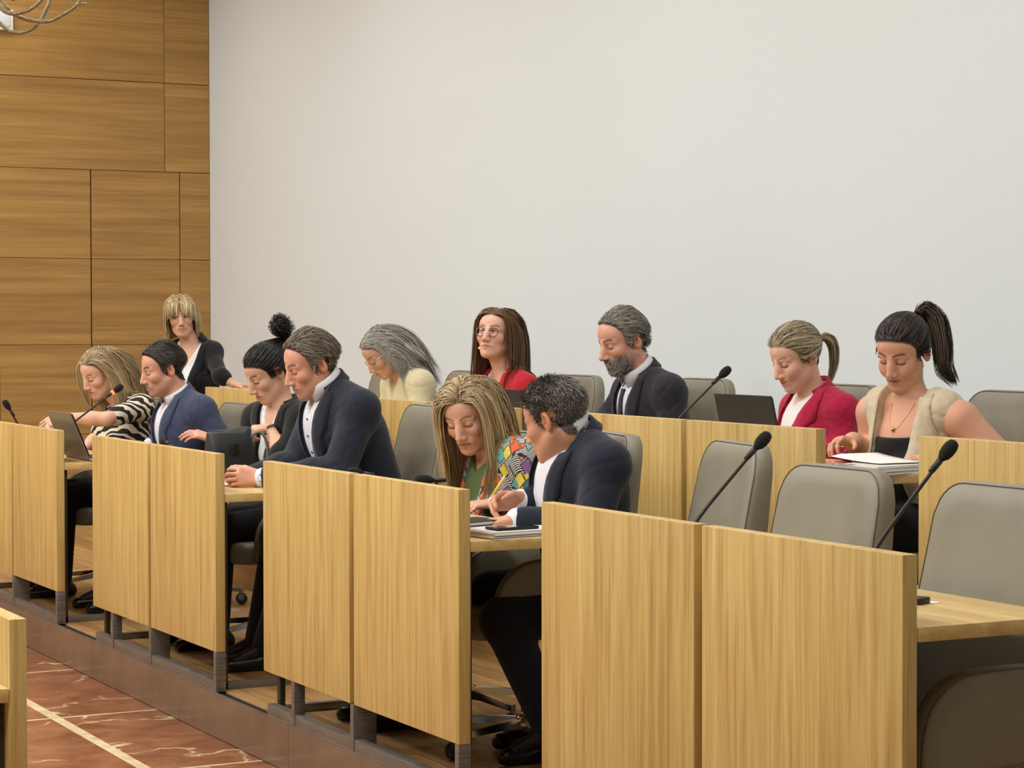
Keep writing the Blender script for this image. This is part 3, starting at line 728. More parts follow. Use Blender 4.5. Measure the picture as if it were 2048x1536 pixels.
def lapels(S, J, mat, root, top_w, depth, width=.075, off=0.0, up=.015, n=14, tilt=0.0, wb=0.0):
    F, L, U = J['T']
    for q in (1, -1):
        G = []
        for i in range(n):
            v = i/(n-1); u = up-(depth+up)*v; l0 = wb+(top_w-wb)*np.clip((u+depth)/depth, 0, 1.6)
            wd = width*np.interp(v, [0,.12,.36,.385,.44,1], [.55,.7,1.0,.68,.86,.12])
            for j in range(4): G.append((off+tilt*u+q*(l0+wd*j/3-.004), u+.010*j/3*(v < .42)))
        P = drape(S, J['nk'], F, L, U, G, .005); sheet('lapel', P, n, 4, mat, root, J['org'], .004)
def collar(name, c, a, F, r, mat, root, org, th0=16, h=.042, drop=.030, flare=.016, tip=.028, n=28, sq=1.0, dip=.0, thick=.0025):
    """folded collar round the neck: c centre, a axis, F forward, th0 half opening at the front (deg)"""
    a = nv(a); F = nv(F-a*np.dot(F, a)); L = np.cross(a, F); P = []
    for i in range(n):
        th = math.radians(th0+(360-2*th0)*i/(n-1)); e = nv(F*math.cos(th)*sq+L*math.sin(th)); k = .5+.5*math.cos(th); rr = r*(1+.10*k)
        hh = h*(1-.35*k)-dip*k
        P += [c+e*(rr-.002)-a*.012*(1-k)-a*dip*k, c+e*rr+a*hh*.6, c+e*(rr+.003)+a*hh, c+e*(rr+.007)+a*(hh-.003), c+e*(rr+flare*.6)+a*(hh-drop*.5), c+e*(rr+flare)+a*(hh-drop-tip*max(0, k-.55)/.45)]
    return sheet(name, P, n, 6, mat, root, org, thick)
def eyes(C, A, s, root, org, look=(0, 0), iris=(.12,.07,.035)):
    F, L, U = A; lk = rotF(F, L, U, look[0], -look[1], 0); V, Fc = [], []
    n, m = 16, 14
    for i in range(n+1):
        a = math.pi*i/n
        for j in range(m): b = 2*math.pi*j/m; V.append((math.cos(a), math.sin(a)*math.cos(b), math.sin(a)*math.sin(b)))
    Q = np.array([(i*m+j, i*m+(j+1)%m, (i+1)*m+(j+1)%m, (i+1)*m+j) for i in range(n) for j in range(m)]); V = np.array(V)
    ang = np.degrees(np.arccos(V[:, 0])); cols = np.where((ang < 12)[:, None], (.006,.006,.006), np.where((ang < 26)[:, None], iris, (.62,.58,.54)))
    for q in (1, -1):
        c = C+s*(EYE[0]*F+q*EYE[1]*L+EYE[2]*U); P = c+.0127*s*(V@np.array(lk)); link('eye', npmesh('eye', P-org, Q, cols), M['eye'], root)
# ---------------------------------------------------------------- hair
def strands_mesh(paths, rad, cols, cen=None, rs=None):
    """paths (N,m,3), rad (N,m), cols (N,m,3) -> flat ribbons lying on the head"""
    N, m, _ = paths.shape; T = np.gradient(paths, axis=1); T /= np.linalg.norm(T, axis=2)[..., None]+1e-9
    rs = rs or np.random.default_rng(1); O = paths-(paths.mean((0, 1)) if cen is None else cen); O /= np.linalg.norm(O, axis=2)[..., None]+1e-9
    A = np.cross(T, O); A /= np.linalg.norm(A, axis=2)[..., None]+1e-9; B = np.cross(A, T); tw = (rs.normal(size=(N, 1))*.35)[..., None]
    W_ = A*np.cos(tw)+B*np.sin(tw)
    P = np.stack([paths-W_*rad[..., None], paths+B*(rad*.45)[..., None], paths+W_*rad[..., None]], 2); C = np.repeat(cols[:, :, None, :], 3, 2)
    idx = np.arange(N*m*3).reshape(N, m, 3); a = idx[:, :-1]; b = idx[:, 1:]
    Q = np.concatenate([np.stack([a[:, :, k], a[:, :, k+1], b[:, :, k+1], b[:, :, k]], -1).reshape(-1, 4) for k in (0, 1)])
    return P.reshape(-1, 3), Q, C.reshape(-1, 3)
def grow(roots, nrm, C, A, s, col, target, length, m=14, stiff=.55, grav=.0, lift=.4, off=.004, jit=.06, rs=None):
    """grow strands from the scalp: target(q, t, side) gives a direction in head axes, collisions with `col`"""
    rs = rs or np.random.default_rng(3); N = len(roots); Ax = np.array(A); p = roots.copy(); d = nrm.copy()
    out = [p-nrm*.004]; lay = off+rs.random(N)*off*1.6; step = (length/m)[:, None]; cl = roots[rs.integers(0, N, max(6, N//22))]; ci = ((roots[:, None]-cl[None])**2).sum(2).argmin(1); jv = rs.normal(size=(len(cl), 3))[ci]*jit+rs.normal(size=(N, 3))*jit*.4
    d = nv(d*1.0) if N == 1 else d
    for i in range(m):
        t = i/(m-1); q = (p-C)@Ax.T/s; tg = target(q, t)@Ax+jv
        tg = tg+np.array([0,0,-1.])*grav*min(1, t*2.2); tg /= np.linalg.norm(tg, axis=1)[:, None]+1e-9
        w_ = stiff if i else 1-lift; d = d*(1-w_)+tg*w_; d /= np.linalg.norm(d, axis=1)[:, None]+1e-9
        p = p+d*step
        for _ in range(2):
            v = col.pts(p)-lay; bad = v < 0
            if bad.any(): p[bad] += (col.grad(p[bad])*(-v[bad])[:, None])
        out.append(p.copy()); d = out[-1]-out[-2]; d /= np.linalg.norm(d, axis=1)[:, None]+1e-9
    return np.stack(out, 1)
def head_col(C, A, s, extra=()):
    F, L, U = A; W = lambda f, l, u: C+s*(f*F+l*L+u*U); Mx = np.array(A); S = SDF()
    S.ell(W(-.010,0,.036), np.array([.094,.076,.082])*s, Mx, 0); S.ell(W(.044,0,.040), np.array([.044,.059,.048])*s, Mx, .03); S.ell(W(.038,0,-.03), np.array([.05,.057,.068])*s, Mx, .03); S.ell(W(.022,0,-.08), np.array([.06,.05,.034])*s, Mx, .03)
    for q in (1, -1): S.ell(W(-.008,q*.078,-.01), np.array([.018,.008,.03])*s, Mx, .01)
    S.ops += list(extra); return S
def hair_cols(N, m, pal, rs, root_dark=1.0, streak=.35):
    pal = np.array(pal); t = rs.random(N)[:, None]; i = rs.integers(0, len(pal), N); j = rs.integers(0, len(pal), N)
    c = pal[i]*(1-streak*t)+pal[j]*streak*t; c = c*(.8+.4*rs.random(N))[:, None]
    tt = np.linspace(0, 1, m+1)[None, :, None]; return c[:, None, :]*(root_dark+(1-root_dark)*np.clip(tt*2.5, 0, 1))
def lin(*c): return np.array(srgb(*c)[:3])
# ---------------------------------------------------------------- building one person
UP = np.array([0,0,1.])
def make(label, Yc, z0, hd, hang, nk, sl, sr, el, er, wl, wr, hip, fem=False, s=1.0, bs=1.0, bulk=1.0, skin=(206,150,120), hairc=(60,45,35), face=None,
         tyaw=0, body_yaw=0, hands=(), knees=None, anks=None, look=(0,-25), iris=(.10,.06,.03), bust=1.0, h_rest=.012, nkr=None, group='people seated in the chamber', standing=False, armf=1.0):
    pt = lambda v: px(v[0], v[1], Y=Yc+(v[2] if len(v) == 3 else 0)) if abs(v[0]) > 20 else np.asarray(v, float)
    a = math.radians(body_yaw); F0 = np.array([-math.cos(a), -math.sin(a), 0]); L0 = np.array([math.sin(a), -math.cos(a), 0])
    J = {'s': bs, 'bust': bust, 'fem': fem}
    J['nk'] = pt(nk); J['hip'] = np.asarray(hip, float)
    for k, v in (('sl', sl), ('sr', sr), ('el', el), ('er', er), ('wl', wl), ('wr', wr)): J[k] = pt(v)
    U = nv(J['nk']-J['hip']); Lt = nv(J['sl']-J['sr']); Lt = nv(Lt-U*np.dot(Lt, U)); Ft = np.cross(Lt, U); J['T'] = (Ft, Lt, U)
    C = pt(hd); A = rotF(F0, L0, UP, *hang); face = dict(face or {}); face['fem'] = fem
    skin = np.minimum(lin(*skin)*1.10, .85); hairc = lin(*hairc)
    org = np.array([J['hip'][0], J['hip'][1], z0]); J['org'] = org; J['C'] = C; J['A'] = A; J['hs'] = s; J['F0'], J['L0'] = F0, L0
    root = empty('person', org); tag(root, label, 'person', group)
    for q, sg in (('l', 1), ('r', -1)):
        J['h'+q] = J['hip']+L0*sg*.09-UP*.01
        J['k'+q] = np.asarray(knees[q], float) if knees else J['h'+q]+F0*.41+L0*sg*.03-UP*.02
        J['a'+q] = np.asarray(anks[q], float) if anks else np.array([*(J['k'+q]+F0*.02)[:2], z0+.10])
    S = SDF(); g = -.010
    torso_ops(S, J, g, fem, bulk); leg_ops(S, J, g, bulk)
    for q in 'lr':
        arm_ops(S, J, q, 0.0 if fem else .002, 0, 2, armf*bulk**.5); f_ = nv(F0*1.0)
        S.cap(J['a'+q], J['a'+q]+f_*.14-UP*.055, .032, .026, .03)
    nr = nkr or (.047 if fem else .058); hb = C+s*(-.022*A[0]-.055*A[2])
    S.cap(J['nk']-J['T'][2]*.02, hb, nr*1.08, nr, .035); S.cap(J['nk'], C+s*(.02*A[0]-.085*A[2]), nr*.7, nr*.62, .03)
    head_ops(S, C, A, s, fem, face)
    boxes = [(C-.165*s, C+.165*s, .0025*s)]; J['hand'] = {}
    for hd_ in hands:
        q = hd_['q']; n0 = len(S.ops); e = hand_ops(S, J['w'+q], hd_['d'], hd_['n'], 1 if q == 'l' else -1, hd_.get('s', .95 if not fem else .86), hd_.get('curl', (30,35,25)), hd_.get('spread', 5), hd_.get('thumb', (35,25)), hd_.get('each'))
        J['hand'][q] = e; lo = np.min([o[1] for o in S.ops[n0:]], 0)-.012; hi = np.max([o[2] for o in S.ops[n0:]], 0)+.012; boxes.append((lo, hi, .0034))
    Ps, Qs, off = [], [], 0
    P, Q = S.mesh(h_rest)
    keep = np.ones(len(Q), bool); ctr = P[Q]
    for lo, hi, h in boxes:
        keep &= ~((ctr > lo+.014) & (ctr < hi-.014)).all((1, 2))
    P, Q, _ = compact(P, Q[keep]); Ps.append(P); Qs.append(Q); off = len(P)
    for lo, hi, h in boxes:
        P, Q = S.mesh(h, lo, hi); Ps.append(P); Qs.append(Q+off); off += len(P)
    P = np.vstack(Ps); Q = np.vstack(Qs); q = (P-C)@np.array(A).T/s
    inh = (np.abs(q) < .17).all(1); cols = np.tile(skin, (len(P), 1)); cols[inh] = paint(q[inh], skin, face, hairc)
    for hq, e in J['hand'].items():
        for tip in e[0]+[e[1]]:
            dd = np.linalg.norm(P-tip, axis=1); m = np.clip(1-dd/.02, 0, 1)[:, None]; cols = cols*(1-m*.45)+skin*np.array([1.0,.72,.66])*m*.45
    cols[P[:, 2] < z0+.20] = lin(22,21,22)
    for q_ in 'lr': cols[(np.linalg.norm(P-J['a'+q_], axis=1) < .2) & (P[:, 2] < J['a'+q_][2]+.12)] = lin(22,21,22)
    link('body', npmesh('body', P-org, Q, cols), M['skin'], root)
    J['S'] = S; J['headP'] = Ps[1]; J['headq'] = (Ps[1]-C)@np.array(A).T/s
    if not face.get('closed'): eyes(C, A, s, root, org, look, iris)
    J['root'] = root; J['fem'] = fem; J['bulk'] = bulk; J['face'] = face; J['hairc'] = hairc; J['z0'] = z0
    return J
def emit(name, S, h, mat, J, lo=None, hi=None, wr_=(), cols=None):
    lo_, hi_ = S.bounds() if lo is None else (lo, hi)
    for (amp, fr, dv, seed) in wr_: S.ops.append(wrinkle(amp, fr, dv, seed, lo_, hi_))
    P, Q = S.mesh(h, lo_, hi_); return link(name, npmesh(name, P-J['org'], Q), mat, J['root'])
def trousers(J, mat='blackc', g=.010, h=.011, shoes=True):
    S = SDF(); F, L, U = J['T']; S.ell(J['hip']+U*.03, np.array([.125,.165,.13])*J['bulk']+g, np.array([F, L, U]), .05); leg_ops(S, J, g, J['bulk'])
    emit('trousers', S, h, M[mat], J)
    if shoes:
        for q in 'lr':
            Z = SDF(); a = J['a'+q]; f = J.get('footdir', {}).get(q, J['F0']); h0 = np.array([a[0], a[1], J['z0']+.035])
            Z.cap(h0-f*.045, h0+f*.17-UP*.008, .036, .030, .01); Z.cap(h0-f*.02+UP*.0, a, .04, .042, .03)
            c = h0; cut_plane(Z, (0,0,J['z0']+.004), -UP, c, .3); emit('shoe', Z, .007, M['shoe'], J)
def jacket(J, mat, depth=.30, top_w=.05, g=.017, sleeve=1.88, h=.0062, fmin=-.02, lap=.075, amp=.0038, hole=.058, lup=.015, seed=1, coll=True, lapel=True, off=0.0, armb=1.0, both=True, tilt=0.0, wb=0.0, gw=None, wf=70, name='jacket', colr=.072, collar_h=.035):
    S = SDF(); F, L, U = J['T']; torso_ops(S, J, g, J['fem'], J['bulk']); AR = SDF()
    for q in ('lr' if sleeve else ''): arm_ops(AR, J, q, g, 0, sleeve, armb*J['bulk']**.5, gw if gw is not None else g)
    lo, hi = S.bounds(.02)
    if AR.ops: l2, h2 = AR.bounds(.02); lo = np.minimum(lo, l2); hi = np.maximum(hi, h2)
    WR = [wrinkle(amp, wf, U+.6*F, seed, lo, hi), wrinkle(amp*.5, wf*2.1, U-.5*L, seed+5, lo, hi)]
    D = SDF(); D.ops = list(S.ops)+WR
    if depth: wedge(S, J, top_w, depth, tilt, fmin, off=off, width_bot=wb)
    nkc = J['nk']; ax = J['ax'] if 'ax' in J else nv(J['C']+J['hs']*(-.02*J['A'][0]-.06*J['A'][2])-nkc)
    S.cap(nkc+ax*.035+F*.012, nkc+ax*.2+F*.03, hole, hole+.027, .012, 's')
    S.ops += AR.ops+WR
    P, Q = S.mesh(h, lo, hi); link(name, npmesh(name, P-J['org'], Q), M[mat], J['root'])
    if lapel and depth: lapels(D, J, M[mat], J['root'], top_w, depth, lap, off, lup, tilt=tilt, wb=wb)
    if coll: collar('jacket_collar', nkc+ax*.004-F*.004, nv(ax+F*.15), F, colr, M[mat], J['root'], J['org'], th0=62, h=collar_h, drop=.045, flare=.016, tip=.0, sq=1.0, thick=.005)
    return D
def shirt(J, mat='shirt', g=.004, depth=0, top_w=.03, sleeve=1.965, h=.0065, col=True, r=.062, cuffs=True, th0=14, name='shirt', fmin=-.05, tip=.03, off=0.0, armg=.005, ch=.038, top_cut=None, amp=.0016):
    S = SDF(); F, L, U = J['T']; torso_ops(S, J, g, J['fem'], J['bulk'])
    if sleeve:
        for q in 'lr': arm_ops(S, J, q, armg, 0, sleeve, J['bulk']**.5, .010 if cuffs else armg)
    lo, hi = S.bounds(.02); S.ops.append(wrinkle(amp, 55, U-.4*F, 9, lo, hi)); D = SDF(); D.ops = list(S.ops)
    if top_cut: cut_plane(S, J['nk']-U*top_cut, U, J['nk'], .45)
    if depth: wedge(S, J, top_w, depth, 0, fmin, off=off)
    nkc = J['nk']; ax = J['ax'] if 'ax' in J else nv(J['C']+J['hs']*(-.02*J['A'][0]-.06*J['A'][2])-nkc)
    S.cap(nkc+ax*.03, nkc+ax*.2, .052, .07, .01, 's')
    P, Q = S.mesh(h, lo, hi); link(name, npmesh(name, P-J['org'], Q), M[mat], J['root'])
    if col: collar('shirt_collar', nkc+ax*.012+F*.002, nv(ax+F*.12), F, r, M[mat], J['root'], J['org'], th0=th0, tip=tip, h=ch)
    return D
def buttons(D, J, us, mat, off=0.0, r=.0055, l=0.0):
    F, L, U = J['T']; P = drape(D, J['nk'], F, L, U, [(l+off, u) for u in us], .002)
    for p in P:
        q = Vector(F).to_track_quat('Z', 'Y'); V, Fc = lathe_geo([(r*.9,0),(r,.001),(r*.8,.0028)], 10); link('button', mesh('button', [tuple(q @ Vector(v)+Vector(p-J['org'])) for v in V], Fc, True), mat, J['root'])
def extra_cols(J, g=.012):
    """collision shapes for hair: neck, shoulders, chest"""
    S = SDF(); torso_ops(S, J, g, J['fem'], J['bulk']); n = J['nk']; S.cap(n, J['C']-J['hs']*(.02*J['A'][0]+.06*J['A'][2]), .058, .052, .03)
    for q in 'lr': S.cap(J['s'+q], J['e'+q], .052+g, .045+g, .03)
    return S.ops
def hair(J, style, N, length, pal, m=14, rad=.0024, seed=3, root_dark=.8, **k):
    rs = np.random.default_rng(seed); q = J['headq']; hm = hairline(q, J['face'].get('hadj', 0)); cand = np.where((hm > k.get('hmin', .0)) & (q[:, 0] < .1) & (k['sel'](q) if 'sel' in k else True))[0]
    C, A, s = J['C'], J['A'], J['hs']; col = head_col(C, A, s, extra_cols(J) if k.get('body', True) else ())
    if style == 'tail' or style == 'bun': cand = cand[:0]
    idx = rs.choice(cand, min(N, len(cand)), replace=False) if len(cand) else cand
    parts = []
    if len(idx):
        roots = J['headP'][idx]; nrm = J['S'].grad(roots, .004); rq = q[idx]; part = k.get('part', 0.0)
        side = np.where(rq[:, 1]-part+rs.normal(size=len(rq))*.007 > 0, 1.0, -1.0); L_ = length*(.8+.4*rs.random(len(idx)))
        if style == 'long':
            fb = k.get('fb', -.25)
            def tg(Q, t):
                sp = np.clip(1-t*2.0, 0, 1); out = np.zeros((len(Q), 3)); out[:, 1] = side*(1.1*sp)*np.clip(.09-np.abs(Q[:, 1]), 0, 1)*14; out[:, 0] = fb*(1.5 if t < .45 else .6)+.6*fb*(Q[:, 0] > .03)*(t < .45); out[:, 2] = -1.0*(t > .12)-.2; return out
            pa = grow(roots, nrm, C, A, s, col, tg, L_, m, k.get('stiff', .6), k.get('grav', 1.4), .35, k.get('off', .005), k.get('jit', .10), rs)
        elif style == 'short':
            ff = k.get('comb', (-1, 0, .1)); up = k.get('up', .2)
            def tg(Q, t):
                nn = Q-np.array([-.01,0,.02]); nn /= np.linalg.norm(nn, axis=1)[:, None]; out = np.tile(np.array(ff, float), (len(Q), 1)); out[:, 1] += np.sign(Q[:, 1])*k.get('sidew', .25); out[:, 2] -= k.get('down', .9)*np.clip(np.abs(Q[:, 1])/.07, 0, 1)**2+1.5*np.clip((-Q[:, 0]-.03)/.05, 0, 1); out[:, 0] *= 1-.75*np.clip((-Q[:, 0]-.05)/.05, 0, 1)
                return out+nn*up*(1-t)
            fall = np.clip((rq[:, 2]+.03)/.09, .25, 1); L_ = L_*fall
            pa = grow(roots, nrm, C, A, s, col, tg, L_, m, k.get('stiff', .5), 0.0, k.get('lift', .5), k.get('off', .003), k.get('jit', .15), rs)
        elif style == 'pulled':
            tie = np.array(k['tie'])
            def tg(Q, t):
                d = tie-Q; return d/(np.linalg.norm(d, axis=1)[:, None]+.004)
            dist = np.linalg.norm((rq-tie), axis=1)*s*1.22+.01
            pa = grow(roots, nrm, C, A, s, col, tg, dist, m, .85, 0, .15, k.get('off', .006), .05, rs)
        elif style == 'beard':
            pass
        parts.append((pa, L_))
    for pa, L_ in parts:
        n_, mm = pa.shape[:2]; tt = np.linspace(0, 1, mm)
        wv = k.get('wave', 0.0)
        if wv: pa = pa+wv*np.sin(tt*k.get('wfreq', 14)+rs.random((n_, 1))*1.5)[..., None]*rs.normal(size=(n_, 1, 3))*tt[None, :, None]
        rd = rad*s*(.7+.6*rs.random((n_, 1)))*np.interp(tt, [0,.1,.7,1], [.8,1,.9,.25 if style != 'pulled' else .8])[None]
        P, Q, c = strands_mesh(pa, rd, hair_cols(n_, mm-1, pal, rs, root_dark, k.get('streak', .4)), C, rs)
        J.setdefault('hairgeo', []).append((P, Q, c))
def tail(J, tie, path, N, pal, rad=.0024, spread=.03, seed=5, m=12, curl=0.0, root_dark=1.0):
    """pony tail: strands following a world polyline with growing then closing spread"""
    rs = np.random.default_rng(seed); path = catmull(path, 6); t0 = np.linspace(0, 1, len(path)); tt = np.linspace(0, 1, m+1)
    base = np.stack([np.interp(tt, t0, path[:, i]) for i in range(3)], 1); o = rs.normal(size=(N, 1, 3)); o /= np.linalg.norm(o, axis=2)[..., None]; o *= rs.random((N, 1, 1))**.4
    prof = np.interp(tt, [0,.12,.45,.8,1], [.25,.6,1,.85,.45])[None, :, None]*spread; ln = (.8+.25*rs.random((N, 1)))*tt[None]
    bp = np.stack([np.interp(ln, t0, path[:, i]) for i in range(3)], 2)
    pa = bp+o*prof
    if curl: ph = rs.random((N, 1))*6.28; pa = pa+curl*np.stack([np.sin(tt[None]*16+ph), np.cos(tt[None]*14+ph), np.sin(tt[None]*13+2*ph)], 2)*np.clip(tt*3, 0, 1)[None, :, None]
    rd = rad*(.7+.6*rs.random((N, 1)))*np.interp(tt, [0,.1,.7,1], [.9,1,.9,.2])[None]
    J.setdefault('hairgeo', []).append(strands_mesh(pa, rd, hair_cols(N, m, pal, rs, root_dark), None, rs))
def hair_cap(J, hv, colr, h=.0045, hmin=.0, extra=None):
    """the mass of hair under the strands"""
    C, A, s = J['C'], J['A'], J['hs']; F, L, U = A; S = SDF(); W = lambda f, l, u: C+s*(f*F+l*L+u*U); Mx = np.array(A)
    adj = J['face'].get('hadj', 0); Ax = np.array(A, np.float32); C32 = C.astype(np.float32); H = head_col(C, A, s); H.ops = H.ops[:2]
    def fn(P):
        q = (P-C32)@Ax.T/s; hm = hairline(q, adj)-hmin; return (H.pts(P)-s*(np.interp(hm, [-.004,.0,.012,.045], [-.012,-.001,hv*.45,hv]))).astype(np.float32)
    S.add(fn, C-.135*s, C+.135*s, 0.0)
    if extra: extra(S, W, Mx)
    P, Q = S.mesh(h*s)
    if len(Q): J.setdefault('hairgeo', []).append((P, Q, np.tile(np.array(colr), (len(P), 1))*(.85+.3*np.random.default_rng(1).random((len(P), 1)))))
def hair_done(J, name='hair'):
    G = J.pop('hairgeo'); o = 0; Ps, Qs, Cs = [], [], []
    for P, Q, c in G: Ps.append(P); Qs.append(Q+o); Cs.append(c); o += len(P)
    link(name, npmesh(name, np.vstack(Ps)-J['org'], np.vstack(Qs), np.vstack(Cs)), M['hair'], J['root'])
def beard(J, N, length, pal, fn, rad=.0012, seed=8, name='beard', down=.8):
    rs = np.random.default_rng(seed); q = J['headq']; cand = np.where(fn(q))[0]; idx = rs.choice(cand, min(N, len(cand)), replace=False)
    r = J['headP'][idx]; n = J['S'].grad(r, .004); C, A, s = J['C'], J['A'], J['hs']; m = 5; L_ = length*(.6+.7*rs.random(len(idx)))
    d = n*.55+down*(-np.array(A[2]))+rs.normal(size=n.shape)*.22; d /= np.linalg.norm(d, axis=1)[:, None]; tt = np.linspace(0, 1, m+1)
    pa = r[:, None]-n[:, None]*.003+d[:, None]*(tt[None, :, None]*L_[:, None, None])
    rd = rad*(.7+.6*rs.random((len(idx), 1)))*np.interp(tt, [0,.6,1], [1,.9,.25])[None]
    P, Q, c = strands_mesh(pa, rd, hair_cols(len(idx), m, pal, rs, 1.0)); link(name, npmesh(name, P-J['org'], Q, c), M['hair'], J['root'])
def glasses(J, mat_frame, round_=True, up=.0, sc=1.0, rim=.0018):
    C, A, s = J['C'], J['A'], J['hs']; W = lambda f, l, u: C+s*(f*A[0]+l*A[1]+u*A[2]); gs = []
    for q in (1, -1):
        ring = []
        for i in range(25):
            a = 2*math.pi*i/24; cx, cz = math.cos(a), math.sin(a); rr = .0235*sc*(1 if round_ else 1/max(abs(cx)**1, .75)**.4)
            ring.append(W(.0985-.25*(.0+rr*max(0, cx*1.0)*.6), q*(.033+rr*cx), -.003+up+rr*.88*cz))
        gs.append(tube_geo(ring, rim*s, 6)); gs.append(tube_geo([W(.094,q*.056,.006+up), W(.05,q*.073,.006+up), W(-.005,q*.083,.004+up), W(-.02,q*.083,-.008)], .0017*s, 6))
    gs.append(tube_geo([W(.0985,.010,.002+up), W(.103,0,.006+up), W(.0985,-.010,.002+up)], .0016*s, 6))
    V, Fc = join_geo(*gs); link('glasses', mesh('glasses', [np.asarray(v)-J['org'] for v in V], Fc, True), mat_frame, J['root'])
def ring_on(J, name, p, ax, r, thick, mat, n=20):
    ax = nv(ax); a = nv(np.cross(ax, [.3,.5,.8])); b = np.cross(ax, a)
    P = [p+r*(math.cos(2*math.pi*i/n)*a+math.sin(2*math.pi*i/n)*b) for i in range(n+1)]
    return link(name, mesh(name, [np.asarray(v)-J['org'] for v in tube_geo(P, thick, 6)[0]], tube_geo(P, thick, 6)[1], True), mat, J['root'])
# ---------------------------------------------------------------- the people
GREYBR = [lin(92,80,66), lin(120,108,92), lin(150,140,124), lin(74,62,50)]
BLOND = [lin(206,180,134), lin(222,202,160), lin(184,154,108), lin(156,128,90)]
ASH = [lin(176,160,128), lin(150,132,100), lin(196,182,150), lin(128,110,84)]
BROWN = [lin(100,70,46), lin(124,90,60), lin(150,114,80), lin(80,56,40)]
DARK = [lin(34,26,24), lin(46,36,32), lin(26,20,19), lin(58,46,38)]
BLACK = [lin(22,19,19), lin(30,26,26), lin(18,16,16)]
GREY = [lin(150,146,136), lin(176,172,162), lin(122,118,110), lin(196,192,182)]
SALT = [lin(92,82,74), lin(122,114,104), lin(160,154,146), lin(70,62,56)]
def loc(J, w_): return (np.asarray(w_)-J['C'])@np.array(J['A']).T/J['hs']
# -- front row -------------------------------------------------------------
# zebra print top
Yc = 11.5
J = make('person with long blond hair in a black and white zebra print top, arm stretched out', Yc, 0, (201,746), (14,24,0), (246,808), (284,816,-.17), (232,820,.17), (214,838,-.30), (190,880,.2), (122,835,-.20), (172,896,.12), (3.66, Yc, .56),
  fem=True, s=1.04, bs=.98, skin=(216,168,142), hairc=(150,122,84), face=dict(closed=1, lash=-30, open=1, lip=lin(170,70,76), brow=lin(110,80,56)), h_rest=.009,
  hands=[dict(q='l', d=(-.86,.1,-.35), n=(.1,.75,-.65), curl=(28,38,22), thumb=(30,20)), dict(q='r', d=(-.9,0,-.1), n=(0,0,-1), curl=(25,30,20))])
D = shirt(J, 'zebra', g=.014, col=False, sleeve=.72, cuffs=False, armg=.018, name='top', depth=.12, top_w=.06, amp=.003); trousers(J, 'blackc')
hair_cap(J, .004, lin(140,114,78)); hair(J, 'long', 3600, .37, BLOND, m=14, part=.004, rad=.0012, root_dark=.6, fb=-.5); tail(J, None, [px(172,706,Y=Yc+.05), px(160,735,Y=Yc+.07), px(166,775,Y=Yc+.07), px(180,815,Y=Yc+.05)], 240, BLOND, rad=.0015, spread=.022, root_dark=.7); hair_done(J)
# blue suit man
Yc = 10.73
J = make('man in a blue suit and white shirt, his hand raised over the desk', Yc, 0, (327,737), (-4,15,0), (354,794), (402,822,-.20), (345,820,.20), (456,902,-.30), (330,895,.2), (424,878,-.36), (300,890,.14), (3.76, Yc, .56),
  s=1.08, bs=1.03, bulk=1.10, skin=(212,160,134), hairc=(52,42,36), face=dict(closed=1, lash=-34, brow=lin(40,30,26), hadj=.006, nose=1.1, open=1, stubble=(lin(128,100,88), .3)),
  hands=[dict(q='l', d=(-.80,.25,.28), n=(.2,.35,-.85), curl=(20,28,16), thumb=(45,25), spread=9), dict(q='r', d=(-1,0,0), n=(0,0,-1))])
shirt(J, depth=.09, top_w=.03, r=.066, th0=26); D = jacket(J, 'blue', depth=.42, top_w=.085, hole=.060, colr=.078, seed=3, sleeve=1.84, fmin=-.06); trousers(J, 'blackc')
DKBR = [lin(44,36,31), lin(60,50,43), lin(34,28,25), lin(78,68,60)]
hair_cap(J, .010, lin(46,38,33)); hair(J, 'short', 4200, .05, DKBR, m=7, rad=.0010, comb=(-1,0,.05), up=.0, lift=.8, off=.003, jit=.06, body=False); hair_done(J)
# dark bun
Yc = 9.32
J = make('person with black hair in a curly bun, black blazer and corded wrist', Yc, 0, (537,744), (4,30,0), (563,814), (606,842,-.17), (516,838,.17), (566,912,-.22), (486,900,.16), (540,856,-.10), (470,900,.05), (3.74, Yc, .56),
  fem=True, s=1.05, skin=(210,166,138), hairc=(24,20,20), face=dict(closed=1, lash=-34, brow=lin(34,24,22), hadj=-.014, nose=1.08, lip=lin(168,96,92)), h_rest=.009,
  hands=[dict(q='l', d=(-.93,.12,-.05), n=(.05,.30,-.95), curl=(62,72,40), thumb=(25,40)), dict(q='r', d=(-1,0,-.1), n=(0,0,-1))])
shirt(J, 'tee', depth=.17, top_w=.05, col=False, sleeve=0, name='top'); D = jacket(J, 'blackc', depth=.34, top_w=.085, sleeve=1.06, seed=5, fmin=-.06); trousers(J, 'blackc')
tw = px(572, 676, Y=Yc+.02); tl = loc(J, tw)
hair_cap(J, .004, lin(24,20,20)); hair(J, 'pulled', 1800, .1, BLACK, m=9, rad=.0014, tie=tl, body=False, hmin=-.005)
tail(J, None, [tw, px(566,664,Y=Yc), px(556,652,Y=Yc+.01), px(566,645,Y=Yc-.02), px(584,660,Y=Yc)], 420, [lin(34,22,22), lin(44,30,28), lin(24,18,18)], rad=.0016, spread=.045, curl=.012, m=16); hair_done(J)
ring_on(J, 'earring', px(551,757,Y=Yc-.085), (1,.3,0), .008, .0014, M['gold']); ring_on(J, 'bracelet', J['wl']+(J['el']-J['wl'])*.05, J['el']-J['wl'], .031, .0022, plain('brown_cord', srgb(110,70,40), .6)); ring_on(J, 'bracelet', J['wl']+(J['el']-J['wl'])*.09, J['el']-J['wl'], .031, .0022, plain('dark_cord', srgb(50,34,28), .6))
